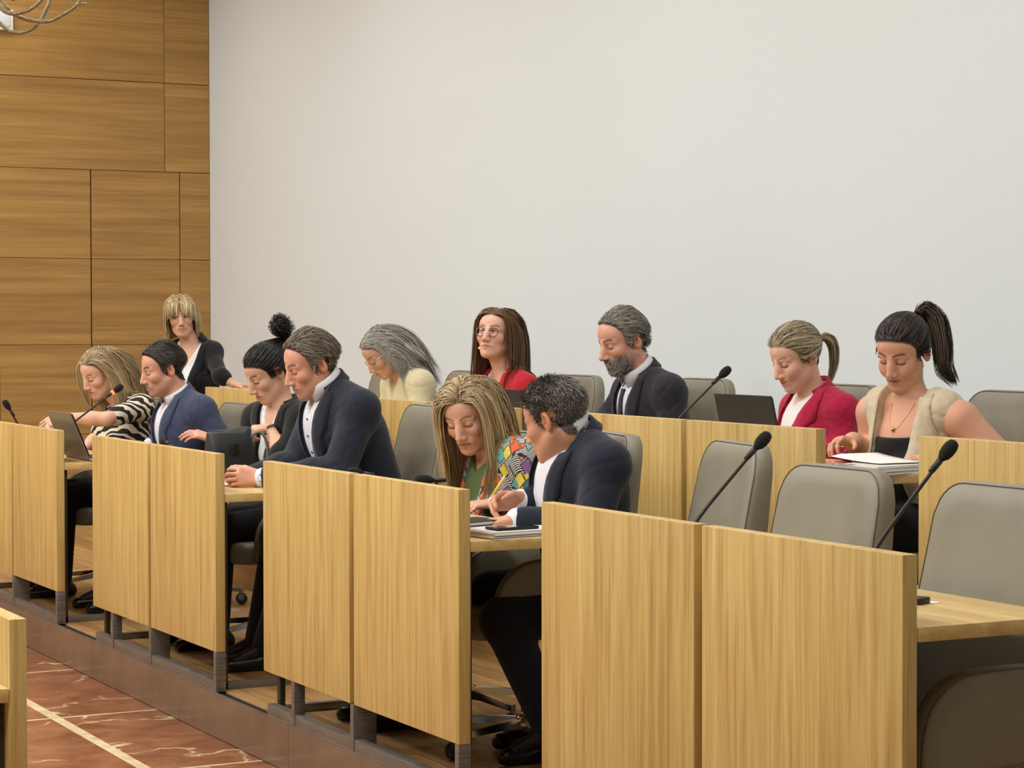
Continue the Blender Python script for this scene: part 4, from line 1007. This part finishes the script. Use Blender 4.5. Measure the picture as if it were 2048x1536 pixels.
# man with wristwatch
Yc = 8.49
J = make('large man in a dark navy suit and open white collar wearing a big wristwatch', Yc, 0, (623,728), (-3,21,0), (652,776), (722,818,-.20), (642,815,.20), (676,946,-.27), (592,930,.12), (521,957,-.10), (498,955,.06), (3.79, Yc, .57),
  s=1.10, bs=1.10, bulk=1.24, skin=(212,156,132), hairc=(96,82,68), face=dict(closed=1, lash=-36, brow=lin(92,64,48), hadj=.012, nose=1.12, stubble=(lin(160,120,104), .3)),
  hands=[dict(q='l', d=(-.9,.15,.12), n=(.0,1,-.25), curl=(38,48,30), thumb=(30,30), s=1.05), dict(q='r', d=(-.85,-.2,.1), n=(0,-1,-.1), curl=(45,50,30), thumb=(25,20), s=1.05)],
  anks={'l': np.array([px(535,1285,Y=8.55)[0], 8.55, .10]), 'r': np.array([px(520,1240,Y=8.75)[0], 8.75, .10])})
D2 = shirt(J, depth=.08, top_w=.028, r=.072, th0=24, tip=.035, ch=.055); D = jacket(J, 'navy', depth=.46, top_w=.09, colr=.084, hole=.064, lap=.085, fmin=-.07); buttons(D2, J, (-.085,-.15,-.22), M['black'])
trousers(J, 'blackc')
hair_cap(J, .013, lin(98,86,72)); hair(J, 'short', 5000, .05, GREYBR, m=7, rad=.0011, comb=(-1,.0,.10), up=.05, lift=.72, off=.006, body=False, jit=.07); hair_done(J)
wv = nv(J['el']-J['wl']); wc = J['wl']+wv*.018
ring_on(J, 'watch_strap', wc, wv, .0335, .006, M['black']); cdir = nv(np.array([-.25,-.9,.1])-wv*np.dot(wv, [-.25,-.9,.1])); q_ = Vector(cdir).to_track_quat('Z', 'Y')
V, Fc = lathe_geo([(.020,-.004),(.0225,.0),(.0225,.008),(.019,.011),(.0185,.009),(0.001,.009)], 24); wt = link('watch', mesh('watch', [tuple(q_ @ Vector(v)+Vector(wc+cdir*.031-J['org'])) for v in V], Fc, True), M['silver'], J['root'])
V, Fc = lathe_geo([(.018,.0),(.018,.0105),(.001,.0105)], 20); link('dial', mesh('dial', [tuple(q_ @ Vector(v)+Vector(wc+cdir*.031-J['org'])) for v in V], Fc, False), M['black'], wt)
# lolly print jacket
Yc = 7.16
J = make('person with long blond hair in a colourful lolly print jacket, leaning over', Yc, 0, (939,829), (38,24,7), (985,905), (1052,918,-.17), (948,925,.17), (1075,1010,-.24), (915,1000,.2), (985,1008,-.16), (925,1020,.06), (3.70, Yc, .55),
  fem=True, s=1.06, skin=(216,168,144), hairc=(140,114,80), face=dict(closed=1, lash=-26, nose=1.05, lip=lin(168,92,96), brow=lin(120,90,64)), h_rest=.009, tyaw=20,
  hands=[dict(q='l', d=(-.95,.15,-.05), n=(0,.2,-1), curl=(30,35,25)), dict(q='r', d=(-1,0,-.1), n=(0,0,-1))])
shirt(J, 'green', depth=.06, top_w=.06, col=False, sleeve=0, name='top', g=.006); D = jacket(J, 'lolly', depth=.50, top_w=.07, lapel=False, coll=False, sleeve=1.30, seed=7, fmin=-.05, amp=.004); trousers(J, 'blackc')
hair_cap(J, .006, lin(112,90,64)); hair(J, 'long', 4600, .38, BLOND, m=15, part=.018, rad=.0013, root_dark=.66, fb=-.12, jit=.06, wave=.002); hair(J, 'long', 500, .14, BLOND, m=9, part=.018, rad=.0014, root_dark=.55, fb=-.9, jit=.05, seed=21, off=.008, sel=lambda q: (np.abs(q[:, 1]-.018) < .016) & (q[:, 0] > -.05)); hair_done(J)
# man with pen
Yc = 6.36
J = make('man with spiky grey hair and navy suit turned away, writing with a yellow pen', Yc, 0, (1112,838), (-60,19,0), (1146,874), (1214,930,-.20), (1122,922,.20), (1182,1058,-.26), (1126,1015,.16), (1030,1040,-.16), (1042,1001,.10), (3.62, Yc, .56),
  s=1.08, bs=1.05, bulk=1.14, skin=(198,144,114), hairc=(84,78,74), face=dict(closed=1, hadj=.004),
  hands=[dict(q='l', d=(-.95,.15,-.12), n=(0,.1,-1), curl=(14,20,12), thumb=(30,15)), dict(q='r', d=(-.9,-.1,.02), n=(.1,-.75,-.6), each=[(26,36,20),(36,42,24),(50,50,28),(58,52,28)], thumb=(34,22), s=1.10)],
  knees={'l': px(1008,1240,Y=6.27), 'r': px(985,1190,Y=6.5)}, anks={'l': np.array([px(1105,1410,Y=6.3)[0], 6.3, .10]), 'r': np.array([px(1090,1350,Y=6.55)[0], 6.55, .10])})
J['ax'] = nv(.55*J['F0']+.83*UP); shirt(J, depth=.07, top_w=.03, r=.076, th0=26, ch=.062); D = jacket(J, 'navy', depth=.46, top_w=.10, colr=.080, collar_h=.018, hole=.074, lup=-.035, seed=11, fmin=-.08); trousers(J, 'denim', h=.009)
hair_cap(J, .006, lin(88,82,78)); hair(J, 'short', 5000, .027, SALT, m=5, rad=.0009, comb=(-.35,0,.35), up=.9, lift=.25, stiff=.35, off=.003, body=False, jit=.22, down=.7); hair_done(J)
# -- second row ------------------------------------------------------------
# grey hair
Yc = 10.53
J = make('person with long grey hair and a cream sweater bending forward, wearing thin glasses', Yc, STEP, (766,704), (-6,40,0), (806,748), (842,768,-.17), (790,770,.17), (838,850,-.24), (770,850,.2), (770,850,-.1), (750,850,.1), (5.02, Yc, STEP+.56),
  fem=True, s=1.02, skin=(212,164,138), hairc=(140,136,128), face=dict(closed=1, lash=-32, brow=lin(84,70,60)))
shirt(J, 'cream_knit', g=.018, col=False, sleeve=1.95, cuffs=False, armg=.022, name='sweater', depth=.10, top_w=.055, amp=.003); trousers(J, 'blackc')
hair_cap(J, .006, lin(150,146,136)); hair(J, 'long', 3600, .30, GREY, m=14, part=.0, rad=.0012, root_dark=.85, fb=-.55, grav=1.0, jit=.06)
tail(J, None, [px(775,668,Y=Yc-.05), px(812,690,Y=Yc-.1), px(836,708,Y=Yc-.13), px(854,722,Y=Yc-.14)], 260, GREY, rad=.0018, spread=.026); hair_done(J)
glasses(J, M['silver'])
# red jacket
Yc = 9.31
J = make('person with long brown hair, glasses and a red jacket, looking up', Yc, STEP, (993,669), (36,-9,-2), (1010,748), (1050,778,-.16), (968,778,.16), (1066,860,-.2), (940,850,.2), (1000,870,-.1), (960,870,.1), (4.95, Yc, STEP+.57),
  fem=True, s=1.03, skin=(220,172,148), hairc=(84,58,38), face=dict(lid=(-26,20), brow=lin(74,50,36), hadj=.0, fw=1.04, lip=lin(190,104,104)), look=(-14,20))
shirt(J, 'tee', depth=.20, top_w=.06, col=False, sleeve=0, name='top'); D = jacket(J, 'red', depth=.26, top_w=.07, lapel=True, colr=.07, lap=.05); trousers(J, 'blackc')
hair_cap(J, .004, lin(90,62,42)); hair(J, 'long', 3600, .37, BROWN, m=15, part=.006, rad=.0012, fb=-.22, jit=.06, root_dark=.9); hair_done(J)
glasses(J, plain('tortoise', srgb(112,96,84), .3), rim=.0027)
for q in (1, -1):
    ec = J['C']+J['hs']*(-.002*J['A'][0]+q*.080*J['A'][1]-.060*J['A'][2])
    V, Fc = join_geo(lathe_geo([(.001,.03),(.003,.026),(.002,.012),(.008,.008),(.016,.0),(.019,-.01),(.012,-.014),(.002,-.012)], 10, tuple(ec-J['org']))); link('earring', mesh('earring', V, Fc, False), M['gold'], J['root'])
P = drape(D, J['nk'], *J['T'], [(.075,-.125)], .012)[0]; ring_on(J, 'pin', P, J['T'][0], .008, .0032, plain('pin_enamel', srgb(236,226,214), .3))
# bearded man
Yc = 8.42
J = make('bearded grey-haired man in a charcoal suit, white shirt and dark tie', Yc, STEP, (1246,680), (2,19,0), (1280,750), (1338,784,-.20), (1262,780,.20), (1352,870,-.26), (1210,850,.22), (1270,870,-.1), (1220,870,.1), (5.18, Yc, STEP+.57),
  s=1.12, bs=1.05, bulk=1.10, skin=(210,158,134), hairc=(120,112,100), face=dict(closed=1, lash=-32, hadj=.016, nose=1.18, brow=lin(74,62,54), stubble=(lin(130,122,114), .75)))
D2 = shirt(J, depth=0, r=.070, th0=16, ch=.055); D = jacket(J, 'char', depth=.46, top_w=.085, hole=.062, colr=.082, seed=13, fmin=-.07); trousers(J, 'char')
G = [(l*np.interp(i, [0,1,2,11], [.017,.012,.018,.036]), -.035-.032*i) for i in range(12) for l in (-1,-.4,.4,1)]
sheet('tie', drape(D2, J['nk'], *J['T'], G, .006), 12, 4, M['tie'], J['root'], J['org'], .006)
SLV = [lin(112,104,92), lin(140,132,118), lin(92,84,74), lin(164,156,142)]
hair_cap(J, .006, lin(112,104,92)); hair(J, 'short', 4200, .06, SLV, m=8, rad=.0011, comb=(-1,0,-.02), up=.0, lift=.8, off=.004, body=False, jit=.07, down=.5)
tail(J, None, [px(1278,655,Y=Yc-.03), px(1290,668,Y=Yc-.04), px(1294,682,Y=Yc-.04), px(1288,692,Y=Yc-.04)], 160, SLV, rad=.0015, spread=.026, curl=.006); hair_done(J)
beard(J, 3200, .013, [lin(150,146,140), lin(176,172,166), lin(110,104,98), lin(84,78,72)], lambda q: (q[:, 2] < -.048) & (q[:, 0] > .035) & ~((np.abs(q[:, 2]+.068) < .006) & (np.abs(q[:, 1]) < .022) & (q[:, 0] > .085)) & (q[:, 2] > -.125))
# raspberry blazer
Yc = 7.16
J = make('smiling person with a low blond ponytail and raspberry blazer behind a dark laptop', Yc, STEP, (1593,712), (0,24,0), (1624,786), (1684,824,-.17), (1596,820,.17), (1690,900,-.22), (1570,880,.2), (1640,905,-.1), (1580,900,.1), (5.06, Yc, STEP+.56),
  fem=True, s=1.04, skin=(224,176,152), hairc=(150,132,100), face=dict(closed=1, hadj=-.008, lash=-28, smile=1.0, nose=1.02, lip=lin(196,104,106), brow=lin(140,116,90)))
shirt(J, 'tee', depth=.05, top_w=.06, col=False, sleeve=0, name='top', g=.008); D = jacket(J, 'rasp', depth=.40, top_w=.09, seed=17, fmin=-.06, amp=.0045, wf=80); trousers(J, 'blackc')
tw = px(1636, 681, Y=Yc+.01); tl = loc(J, tw)
hair_cap(J, .004, lin(150,132,100)); hair(J, 'pulled', 2000, .1, ASH, m=9, rad=.0015, tie=tl, body=False, hmin=-.005)
tail(J, None, [tw, px(1652,674,Y=Yc), px(1666,690,Y=Yc), px(1668,725,Y=Yc), px(1660,762,Y=Yc)], 420, ASH, rad=.0016, spread=.024, m=14); hair_done(J)
ring_on(J, 'hair_tie', tw, px(1652,674,Y=Yc)-tw, .013, .005, M['black']); ring_on(J, 'earring', px(1613,727,Y=Yc-.085), (1,.3,0), .006, .0012, M['gold'])
# beige vest
Yc = 6.34
J = make('person with a high dark ponytail in a sleeveless beige vest and black top', Yc, STEP, (1806,702), (24,25,-3), (1822,800), (1918,836,-.20), (1748,822,.20), (2000,918,-.30), (1752,925,.22), (1884,925,-.30), (1706,884,.10), (4.97, Yc, STEP+.56),
  fem=True, s=1.06, bs=1.12, bulk=1.16, bust=1.1, armf=1.3, skin=(210,158,130), hairc=(44,34,30), face=dict(closed=1, hadj=-.010, lash=-28, smile=.8, open=1, nose=1.05, lip=lin(178,88,86), brow=lin(50,38,32)), h_rest=.008,
  hands=[dict(q='l', d=(-.85,.35,.15), n=(.2,.4,-.9), curl=(25,30,20)), dict(q='r', d=(-.95,-.1,.12), n=(.15,-.25,-.95), curl=(32,40,25), thumb=(60,10), spread=8)])
shirt(J, 'blackc', depth=0, col=False, sleeve=0, name='top', g=.004, top_cut=.118); J['inset'] = .30; D = jacket(J, 'beige', depth=.55, top_w=.10, wb=.07, sleeve=0, coll=False, hole=.078, seed=19, fmin=-.08, amp=.004, lap=.085, armb=1.02, g=.016, collar_h=.03); trousers(J, 'blackc')
tw = px(1836, 632, Y=Yc+.02); tl = loc(J, tw)
hair_cap(J, .004, lin(44,34,30)); hair(J, 'pulled', 2000, .1, [lin(40,31,28), lin(54,42,36), lin(70,54,44), lin(30,24,22)], m=9, rad=.0015, tie=tl, body=False, hmin=-.005)
tail(J, None, [tw, px(1850,620,Y=Yc+.02), px(1872,640,Y=Yc), px(1884,690,Y=Yc-.03), px(1888,735,Y=Yc-.05), px(1908,765,Y=Yc-.05)], 520, [lin(58,44,36), lin(84,66,52), lin(104,84,66), lin(40,31,28)], rad=.0018, spread=.045, m=15); hair_done(J)
ring_on(J, 'earring', px(1838,730,Y=Yc-.075), (1,.3,0), .016, .0014, M['silver'])
wv = nv(J['er']-J['wr'])
for k_ in range(3): ring_on(J, 'bracelet', J['wr']+wv*(.012+.012*k_), wv+np.array([0,.1*k_,.15]), .034, .0032, M['silver'])
P = drape(J['S'], J['nk'], *J['T'], [(-.055+.11*i/12, -.005-.085*(1-((i-6)/6)**2)) for i in range(13)], .002); tube_V = tube_geo(P-J['org'], .0008, 5); link('necklace', mesh('necklace', *tube_V, True), M['gold'], J['root'])
V, Fc = lathe_geo([(.001,-.009),(.006,-.005),(.0065,.003),(.002,.009)], 10, tuple(P[6]-J['org']+J['T'][0]*.003)); link('pendant', mesh('pendant', V, Fc, True), M['gold'], J['root'])
# -- standing --------------------------------------------------------------
Yc = 12.25
J = make('standing person with blond fringe, black blazer and white top, hand on the desk', Yc, 0, (362,632), (10,6,6), (386,690), (424,706,-.08), (352,704,.10), (441,752,-.28), (334,775,.12), (466,768,-.34), (325,840,.05), px(392,900,Y=Yc+.05),
  fem=True, s=.99, bs=.90, skin=(214,166,140), hairc=(150,122,80), face=dict(lid=(-24,16), brow=lin(110,84,56)), body_yaw=60, look=(-20,0), h_rest=.009,
  hands=[dict(q='l', d=(.9,-.2,-.12), n=(0,0,-1), curl=(12,18,10)), dict(q='r', d=(0,-.1,-1), n=(-1,0,0))], group='people in the chamber',
  knees={'l': px(400,1010,Y=Yc), 'r': px(385,1010,Y=Yc+.1)}, anks={'l': np.array([*px(404,1130,Y=Yc)[:2], .09]), 'r': np.array([*px(388,1130,Y=Yc+.12)[:2], .09])})
shirt(J, 'tee', depth=.13, top_w=.06, col=False, sleeve=0, name='top', g=.006); D = jacket(J, 'blackc', depth=.50, top_w=.085, sleeve=1.35, seed=23, fmin=-.06, lap=.06, armb=.85); trousers(J, 'blackc')
hair_cap(J, .009, lin(150,122,80)); hair(J, 'long', 2600, .125, BLOND, m=10, part=.0, rad=.0018, root_dark=.7, fb=-.05, off=.006)
hair(J, 'long', 500, .085, BLOND, m=8, part=.0, rad=.0018, root_dark=.7, fb=.5, off=.006, seed=9, sel=lambda q: (q[:, 0] > .03) & (np.abs(q[:, 1]) < .05)); hair_done(J)
# ---------------------------------------------------------------- things on the desks
def slab_q(name, a, b, c, d, th, mat, root, org):
    """thin slab with corners a b c d, thickness th along the normal"""
    P = np.array([a, b, c, d], float)-org; n = nv(np.cross(P[1]-P[0], P[3]-P[0]))*th; V = np.vstack([P, P+n]); F = [(3,2,1,0),(4,5,6,7),(0,1,5,4),(1,2,6,5),(2,3,7,6),(3,0,4,7)]
    me = mesh(name, V, F); bm = bmesh.new(); bm.from_mesh(me); bmesh.ops.recalc_face_normals(bm, faces=bm.faces); bmesh.ops.bevel(bm, geom=list(bm.edges), offset=.0014, segments=2, affect='EDGES'); bm.to_mesh(me); bm.free()
    return link(name, me, mat, root)
M['alu'] = plain('aluminium', srgb(150,144,136), .38, .7); M['darklid'] = plain('dark_laptop', srgb(66,66,68), .45, .35); M['screen'] = plain('screen_glass', srgb(14,15,18), .1); M['keys'] = plain('keyboard', srgb(30,30,32), .5)
def laptop(label, hinge, top, w_, mat, depth=.225):
    """hinge = near end of the hinge line, top = near upper corner of the lid; extends w_ towards +Y; user sits at +X"""
    hinge = np.asarray(hinge, float); top = np.asarray(top, float); Yv = np.array([0,w_,0]); r = empty('laptop', hinge); tag(r, label, 'laptop')
    slab_q('lid', hinge+[0,0,.008], hinge+Yv+[0,0,.008], top+Yv, top, -.006, mat, r, hinge)
    n = nv(np.cross(Yv, top-hinge)); n = n if n[0] > 0 else -n; e = nv(top-hinge)*.012
    slab_q('screen', hinge+[0,.008,.008]+e+n*.0072, hinge+Yv+[0,-.008,.008]+e+n*.0072, top+Yv-e*.7+n*.0072-[0,.008,0], top-e*.7+n*.0072+[0,.008,0], -.001, M['screen'], r, hinge)
    b = box('base', (0,0,-.006), (depth,w_,.007), mat, r, .003)
    for i in range(5):
        for j in range(12): box('key', (.025+i*.021, .02+j*(w_-.04)/12, .0068), (.025+i*.021+.017, .02+(j+.86)*(w_-.04)/12, .0086), M['keys'], b)
    box('trackpad', (.145, w_*.35, .0065), (.212, w_*.65, .0076), M['darklid'], b)
    return r
h1 = px(180, 922, Y=10.345); h1[2] = .7795; t1_ = px(142, 826, Y=10.345); f1 = px(95, 824, X=t1_[0])
laptop('silver laptop seen from behind at the end of the far front desk', h1, t1_, f1[1]-10.345, M['alu'])
t2 = px(1544, 792, Y=6.56); h2 = np.array([t2[0]+.052, 6.56, DZ+STEP+.0065]); f2 = px(1430, 787, X=t2[0])
laptop('dark grey laptop open beside the person in the raspberry blazer', h2, t2, f2[1]-6.56, M['darklid'], .2)
t3 = px(1046, 780, Y=8.47); h3 = np.array([t3[0]+.05, 8.47, DZ+STEP+.0065]); f3 = px(980, 778, X=t3[0])
laptop('dark laptop partly hidden behind the spiky haired man', h3, t3, f3[1]-8.47, M['darklid'], .2)
# papers
def stack(label, c, rz, n, w_=.21, l_=.297, th=.0028, name='paper_stack', mats=('paper',), jit=.006):
    r = empty(name, c, rz); tag(r, label, 'papers')
    for i in range(n):
        dx, dy = random.uniform(-jit, jit), random.uniform(-jit, jit); s_ = box('sheet', (-l_/2+dx, -w_/2+dy, i*th+.0002), (l_/2+dx, w_/2+dy, (i+1)*th), M[mats[i % len(mats)]], r); s_.rotation_euler = (0,0,random.uniform(-.025,.025))
    return r
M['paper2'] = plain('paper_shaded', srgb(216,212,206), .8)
stack('thick white paper stack under the phone at the yellow pen', (3.165, 6.075, DZ), .12, 8, mats=('paper','paper2','paper'))
stack('white sheet under the hands of the man with the yellow pen', (3.22, 6.40, DZ), -.15, 2)
def phone(label, c, rz, tilt=0):
    r = empty('smartphone', c, rz); tag(r, label, 'phone'); box('body', (-.077,-.037,0), (.077,.037,.0085), M['black'], r, .003); box('screen', (-.073,-.034,.0083), (.073,.034,.0089), M['screen'], r); return r
phone('black smartphone lying on the thick paper stack', (3.135, 6.035, DZ+.0235), .1)
nb = empty('notebook', (3.09, 6.235, DZ+.0003), .3); tag(nb, 'black notebook between the paper stack and the white sheet', 'notebook'); nb.location[2] = DZ+.0233
box('cover', (-.09,-.065,0), (.09,.065,.003), M['black'], nb, .001, 1); box('pages', (-.088,-.062,.0031), (.088,.062,.012), M['paper'], nb); box('cover', (-.09,-.065,.0121), (.09,.065,.015), M['black'], nb, .001, 1)
# yellow pen held in the hand
pa, pb = px(977, 1004, Y=6.43), px(1010, 953, Y=6.41)
pr = empty('pen', pa); tag(pr, 'yellow ballpoint pen held in the hand of the spiky haired man', 'pen'); v = pb-pa; M['yellow'] = plain('yellow_plastic', srgb(226,204,96), .35)
tube('barrel', [v*.18, v*.98], .0052, M['yellow'], pr, 10); tube('tip', [v*.0, v*.05, v*.18], [.0012,.0030,.0052], M['white_plastic'], pr, 10); tube('clicker', [v*.975, v*1.03], .0025, M['yellow'], pr, 8); tube('clip', [v*.72+UP*.006, v*.96+UP*.006], .0012, M['white_plastic'], pr, 6)
# sheets near the wristwatch man, paper in hand of the zebra person
stack('white sheet with black folder under the hands of the wristwatch man', (3.2, 8.62, DZ), .1, 2)
hp = J_z_w if 'J_z_w' in globals() else px(104, 852, Y=11.28)
ps = empty('paper_sheet', hp); tag(ps, 'white folded paper held by the outstretched hand behind the silver laptop', 'paper')
slab_q('sheet', hp+[-.04,.0,-.05], hp+[.05,.0,-.06], hp+[.04,.02,.012], hp+[-.02,.02,.018], .002, M['paper'], ps, hp)
# handbag
bg = px(456, 930, Y=9.0); bg = np.array([3.295, 9.0, DZ]); hbag = empty('handbag', bg, .12); tag(hbag, 'black structured handbag on the desk of the person with the bun', 'handbag'); M['bag'] = leather('black_leather', srgb(34,37,40), srgb(42,45,49))
def bag_geo():
    V = []; F = []; rows = [(0,.105,.05),(.05,.106,.055),(.12,.104,.05),(.19,.10,.032),(.20,.098,.024)]
    n = 20
    for z, hx, hy in rows:
        for k in range(n):
            t_ = 2*math.pi*k/n; c_, s_ = math.cos(t_), math.sin(t_); V.append((hx*np.sign(c_)*abs(c_)**.4, hy*np.sign(s_)*abs(s_)**.4, z+(.018*(c_ > .5)*(z > .15))))
    for i in range(len(rows)-1):
        for k in range(n): F.append((i*n+k, i*n+(k+1)%n, (i+1)*n+(k+1)%n, (i+1)*n+k))
    F.append(tuple(range(n))[::-1]); F.append(tuple((len(rows)-1)*n+k for k in range(n))); return V, F
link('body', mesh('bag', *bag_geo(), True), M['bag'], hbag); tube('zip', [(-.085,0,.2005),(.085,0,.2015)], .004, M['black'], hbag, 6)
tube('strap', bez((.09,-.03,.17), (.12,-.07,.24), (.18,-.06,.16), (.15,-.05,.03), 14), .007, plain('grey_strap', srgb(120,118,114), .5), hbag, 8)
box('clasp', (-.02,-.060,.10), (.02,-.050,.15), M['black'], hbag, .004)
# second row desk end: papers, pouches, spectacles
ZR = DZ+STEP
stack('thick stack of papers at the end of the second-row desk before the beige vest', (4.545, 6.03, ZR), .25, 8, mats=('paper','paper2','paper'), jit=.012, th=.0035)
lf = empty('loose_sheet', (4.60, 6.12, ZR+.0292)); tag(lf, 'loose white page lifting off the thick paper stack by the black top', 'paper'); 
V = [(x-.10+.0, y-.14, .004+.018*max(0,(y/.28))**2*(1 if x > .0 else .6)) for y in np.linspace(0, .28, 8) for x in np.linspace(0, .2, 6)]
o = link('page', npmesh('page', V, np.array([(i*6+j, i*6+j+1, (i+1)*6+j+1, (i+1)*6+j) for i in range(7) for j in range(5)])), M['paper'], lf); o.modifiers.new('s', 'SOLIDIFY').thickness = .0008
def pouch(label, c, rx, ry, h_, stops, sc, name='pouch'):
    t = NT(name+label[:6]); vo = t.n('ShaderNodeTexVoronoi'); vo.inputs['Scale'].default_value = sc; t.l(t.coord((1,1,1)), vo.inputs['Vector']); t.color(t.ramp(vo.outputs['Distance'], stops)); t.set(Roughness=.5)
    r = empty(name, c); tag(r, label, 'pouch')
    prof = [(0.02,0),(.8,.0),(.97,.25),(1.0,.5),(.93,.78),(.7,.95),(.05,1.0)]; V, F = lathe_geo(prof, 24); link('body', mesh('pouch', [(a*rx, b*ry, z*h_) for a, b, z in V], F, True), t.m, r)
    V, F = tube_geo([(rx*.99*math.cos(a), ry*.99*math.sin(a), h_*.52) for a in np.linspace(0, 6.283, 30)], .0025, 6); link('zip', mesh('zip', V, F, True), M['black'], r); return r
pouch('orange patterned pouch on the second-row desk beside the paper stack', (4.52, 6.30, ZR), .055, .085, .030, [(0, srgb(150,62,40)), (.4, srgb(206,120,88)), (.7, srgb(226,170,130)), (1, srgb(120,50,40))], 60)
pouch('grey and black fan patterned pouch at the end of the second-row desk', (4.415, 6.085, ZR), .045, .10, .030, [(0, srgb(30,30,34)), (.3, srgb(150,152,158)), (.45, srgb(70,72,78)), (.7, srgb(190,190,194)), (1, srgb(24,24,28))], 45)
sg = px(1668, 897, Y=6.52); sr_ = empty('spectacles', sg); tag(sr_, 'thin rimmed spectacles held in the hand with silver bracelets', 'spectacles')
for q in (0, 1):
    tube('lens_rim', [(.024*math.cos(a)-.028+.056*q, .004*math.sin(a), .017*math.sin(a)) for a in np.linspace(0, 6.283, 22)], .0014, M['silver'], sr_, 6)
    tube('temple_arm', [(-.052+.104*q, 0, .005), (-.05+.10*q, .06, .003), (-.048+.096*q, .12, -.008)], .0014, M['silver'], sr_, 6)
tube('bridge', [(-.006,0,.004),(0,-.002,.007),(.006,0,.004)], .0014, M['silver'], sr_, 6)
# small clip with a tag on the nearest desk
tc = px(1838, 1207, Z=DZ); ct = empty('cable_clip', (tc[0], tc[1], DZ), .4); tag(ct, 'small black clip with a white paper tag on the nearest desk', 'clip')
box('clip', (-.03,-.02,0), (.02,.025,.016), M['black'], ct, .004); box('paper_tag', (.015,-.03,.0004), (.05,.0,.0012), M['paper'], ct)
# ---------------------------------------------------------------- chandelier at the upper left
def pd(x, y, dep): return (x-1024)/FPX*CR*dep-(y-768)/FPX*CU*dep+CF*dep+np.array([0,0,CAMH])
t = NT('antique_gilt'); n = t.noise(t.coord((1,1,1)), 70, 5, .7); t.color(t.ramp(n, [(.3, srgb(92,78,60)), (.55, srgb(150,134,100)), (.75, srgb(196,180,138))])); t.set(Metallic=.55, Roughness=.45); t.bump(n, .4, .003); M['gilt'] = t.m
cc = pd(-70, -120, 11.0); ch = empty('chandelier', cc); tag(ch, 'wrought chandelier with scrolled gilt arms hanging at the upper left', 'chandelier')
arcs = [([(-40,5),(-18,28),(0,46),(13,58),(26,64),(41,65.5),(57,61.5),(70,54),(77,48)], 11.0, .0095), ([(-60,-30),(-25,-2),(0,16),(13,24.6),(26,27),(44,24.6),(61.5,17.6),(79,3.5),(90,-14),(92,-40)], 10.9, .0105),
        ([(-10,4),(12,19),(29,29.5),(53,39),(75,42.5),(97,42),(114,36),(132,25.5),(149,14),(162,-4),(170,-30)], 10.95, .010), ([(76,47),(85,34),(95,13),(101,-8),(104,-60),(90,-120)], 11.05, .011), ([(-6,-20),(3.5,0),(12,11),(20,20)], 10.88, .008), ([(149,14),(158,9),(168,7),(176,8)], 10.95, .005),
        ([(92,-40),(60,-90),(0,-120),(-70,-120)], 11.0, .011), ([(170,-30),(120,-100),(20,-140),(-70,-130)], 11.0, .011), ([(-40,5),(-80,-40),(-100,-100),(-70,-150)], 11.0, .011)]
for P_, dep, rr in arcs:
    Q_ = catmull([pd(x, y, dep) for x, y in P_], 6)-cc; nn = len(Q_); tube('arm', Q_, rr*np.interp(np.linspace(0, 1, nn), [0,.1,.85,1], [.7,1,1,.5]), M['gilt'], ch, 10)
V, F = lathe_geo([(.002,-.05),(.03,-.035),(.045,0),(.03,.04),(.012,.06),(.012,.3),(.05,.34),(.012,.38),(.010,4.68-cc[2])], 16); link('stem', mesh('stem', V, F, True), M['gilt'], ch)
V, F = lathe_geo([(.002,-.022),(.012,-.018),(.016,-.008),(.014,.0),(.004,.006)], 14, tuple(pd(26,-2,10.9)-cc+np.array([0,0,.012]))); link('finial', mesh('finial', V, F, True), M['gilt'], ch)
for k_ in range(4):
    a_ = k_*math.pi/2+2.4; e_ = np.array([math.cos(a_), math.sin(a_), 0]); tube('arm', bez((0,0,.02), e_*.2+[0,0,-.12], e_*.45+[0,0,-.05], e_*.42+[0,0,.12], 16), .011, M['gilt'], ch, 10)
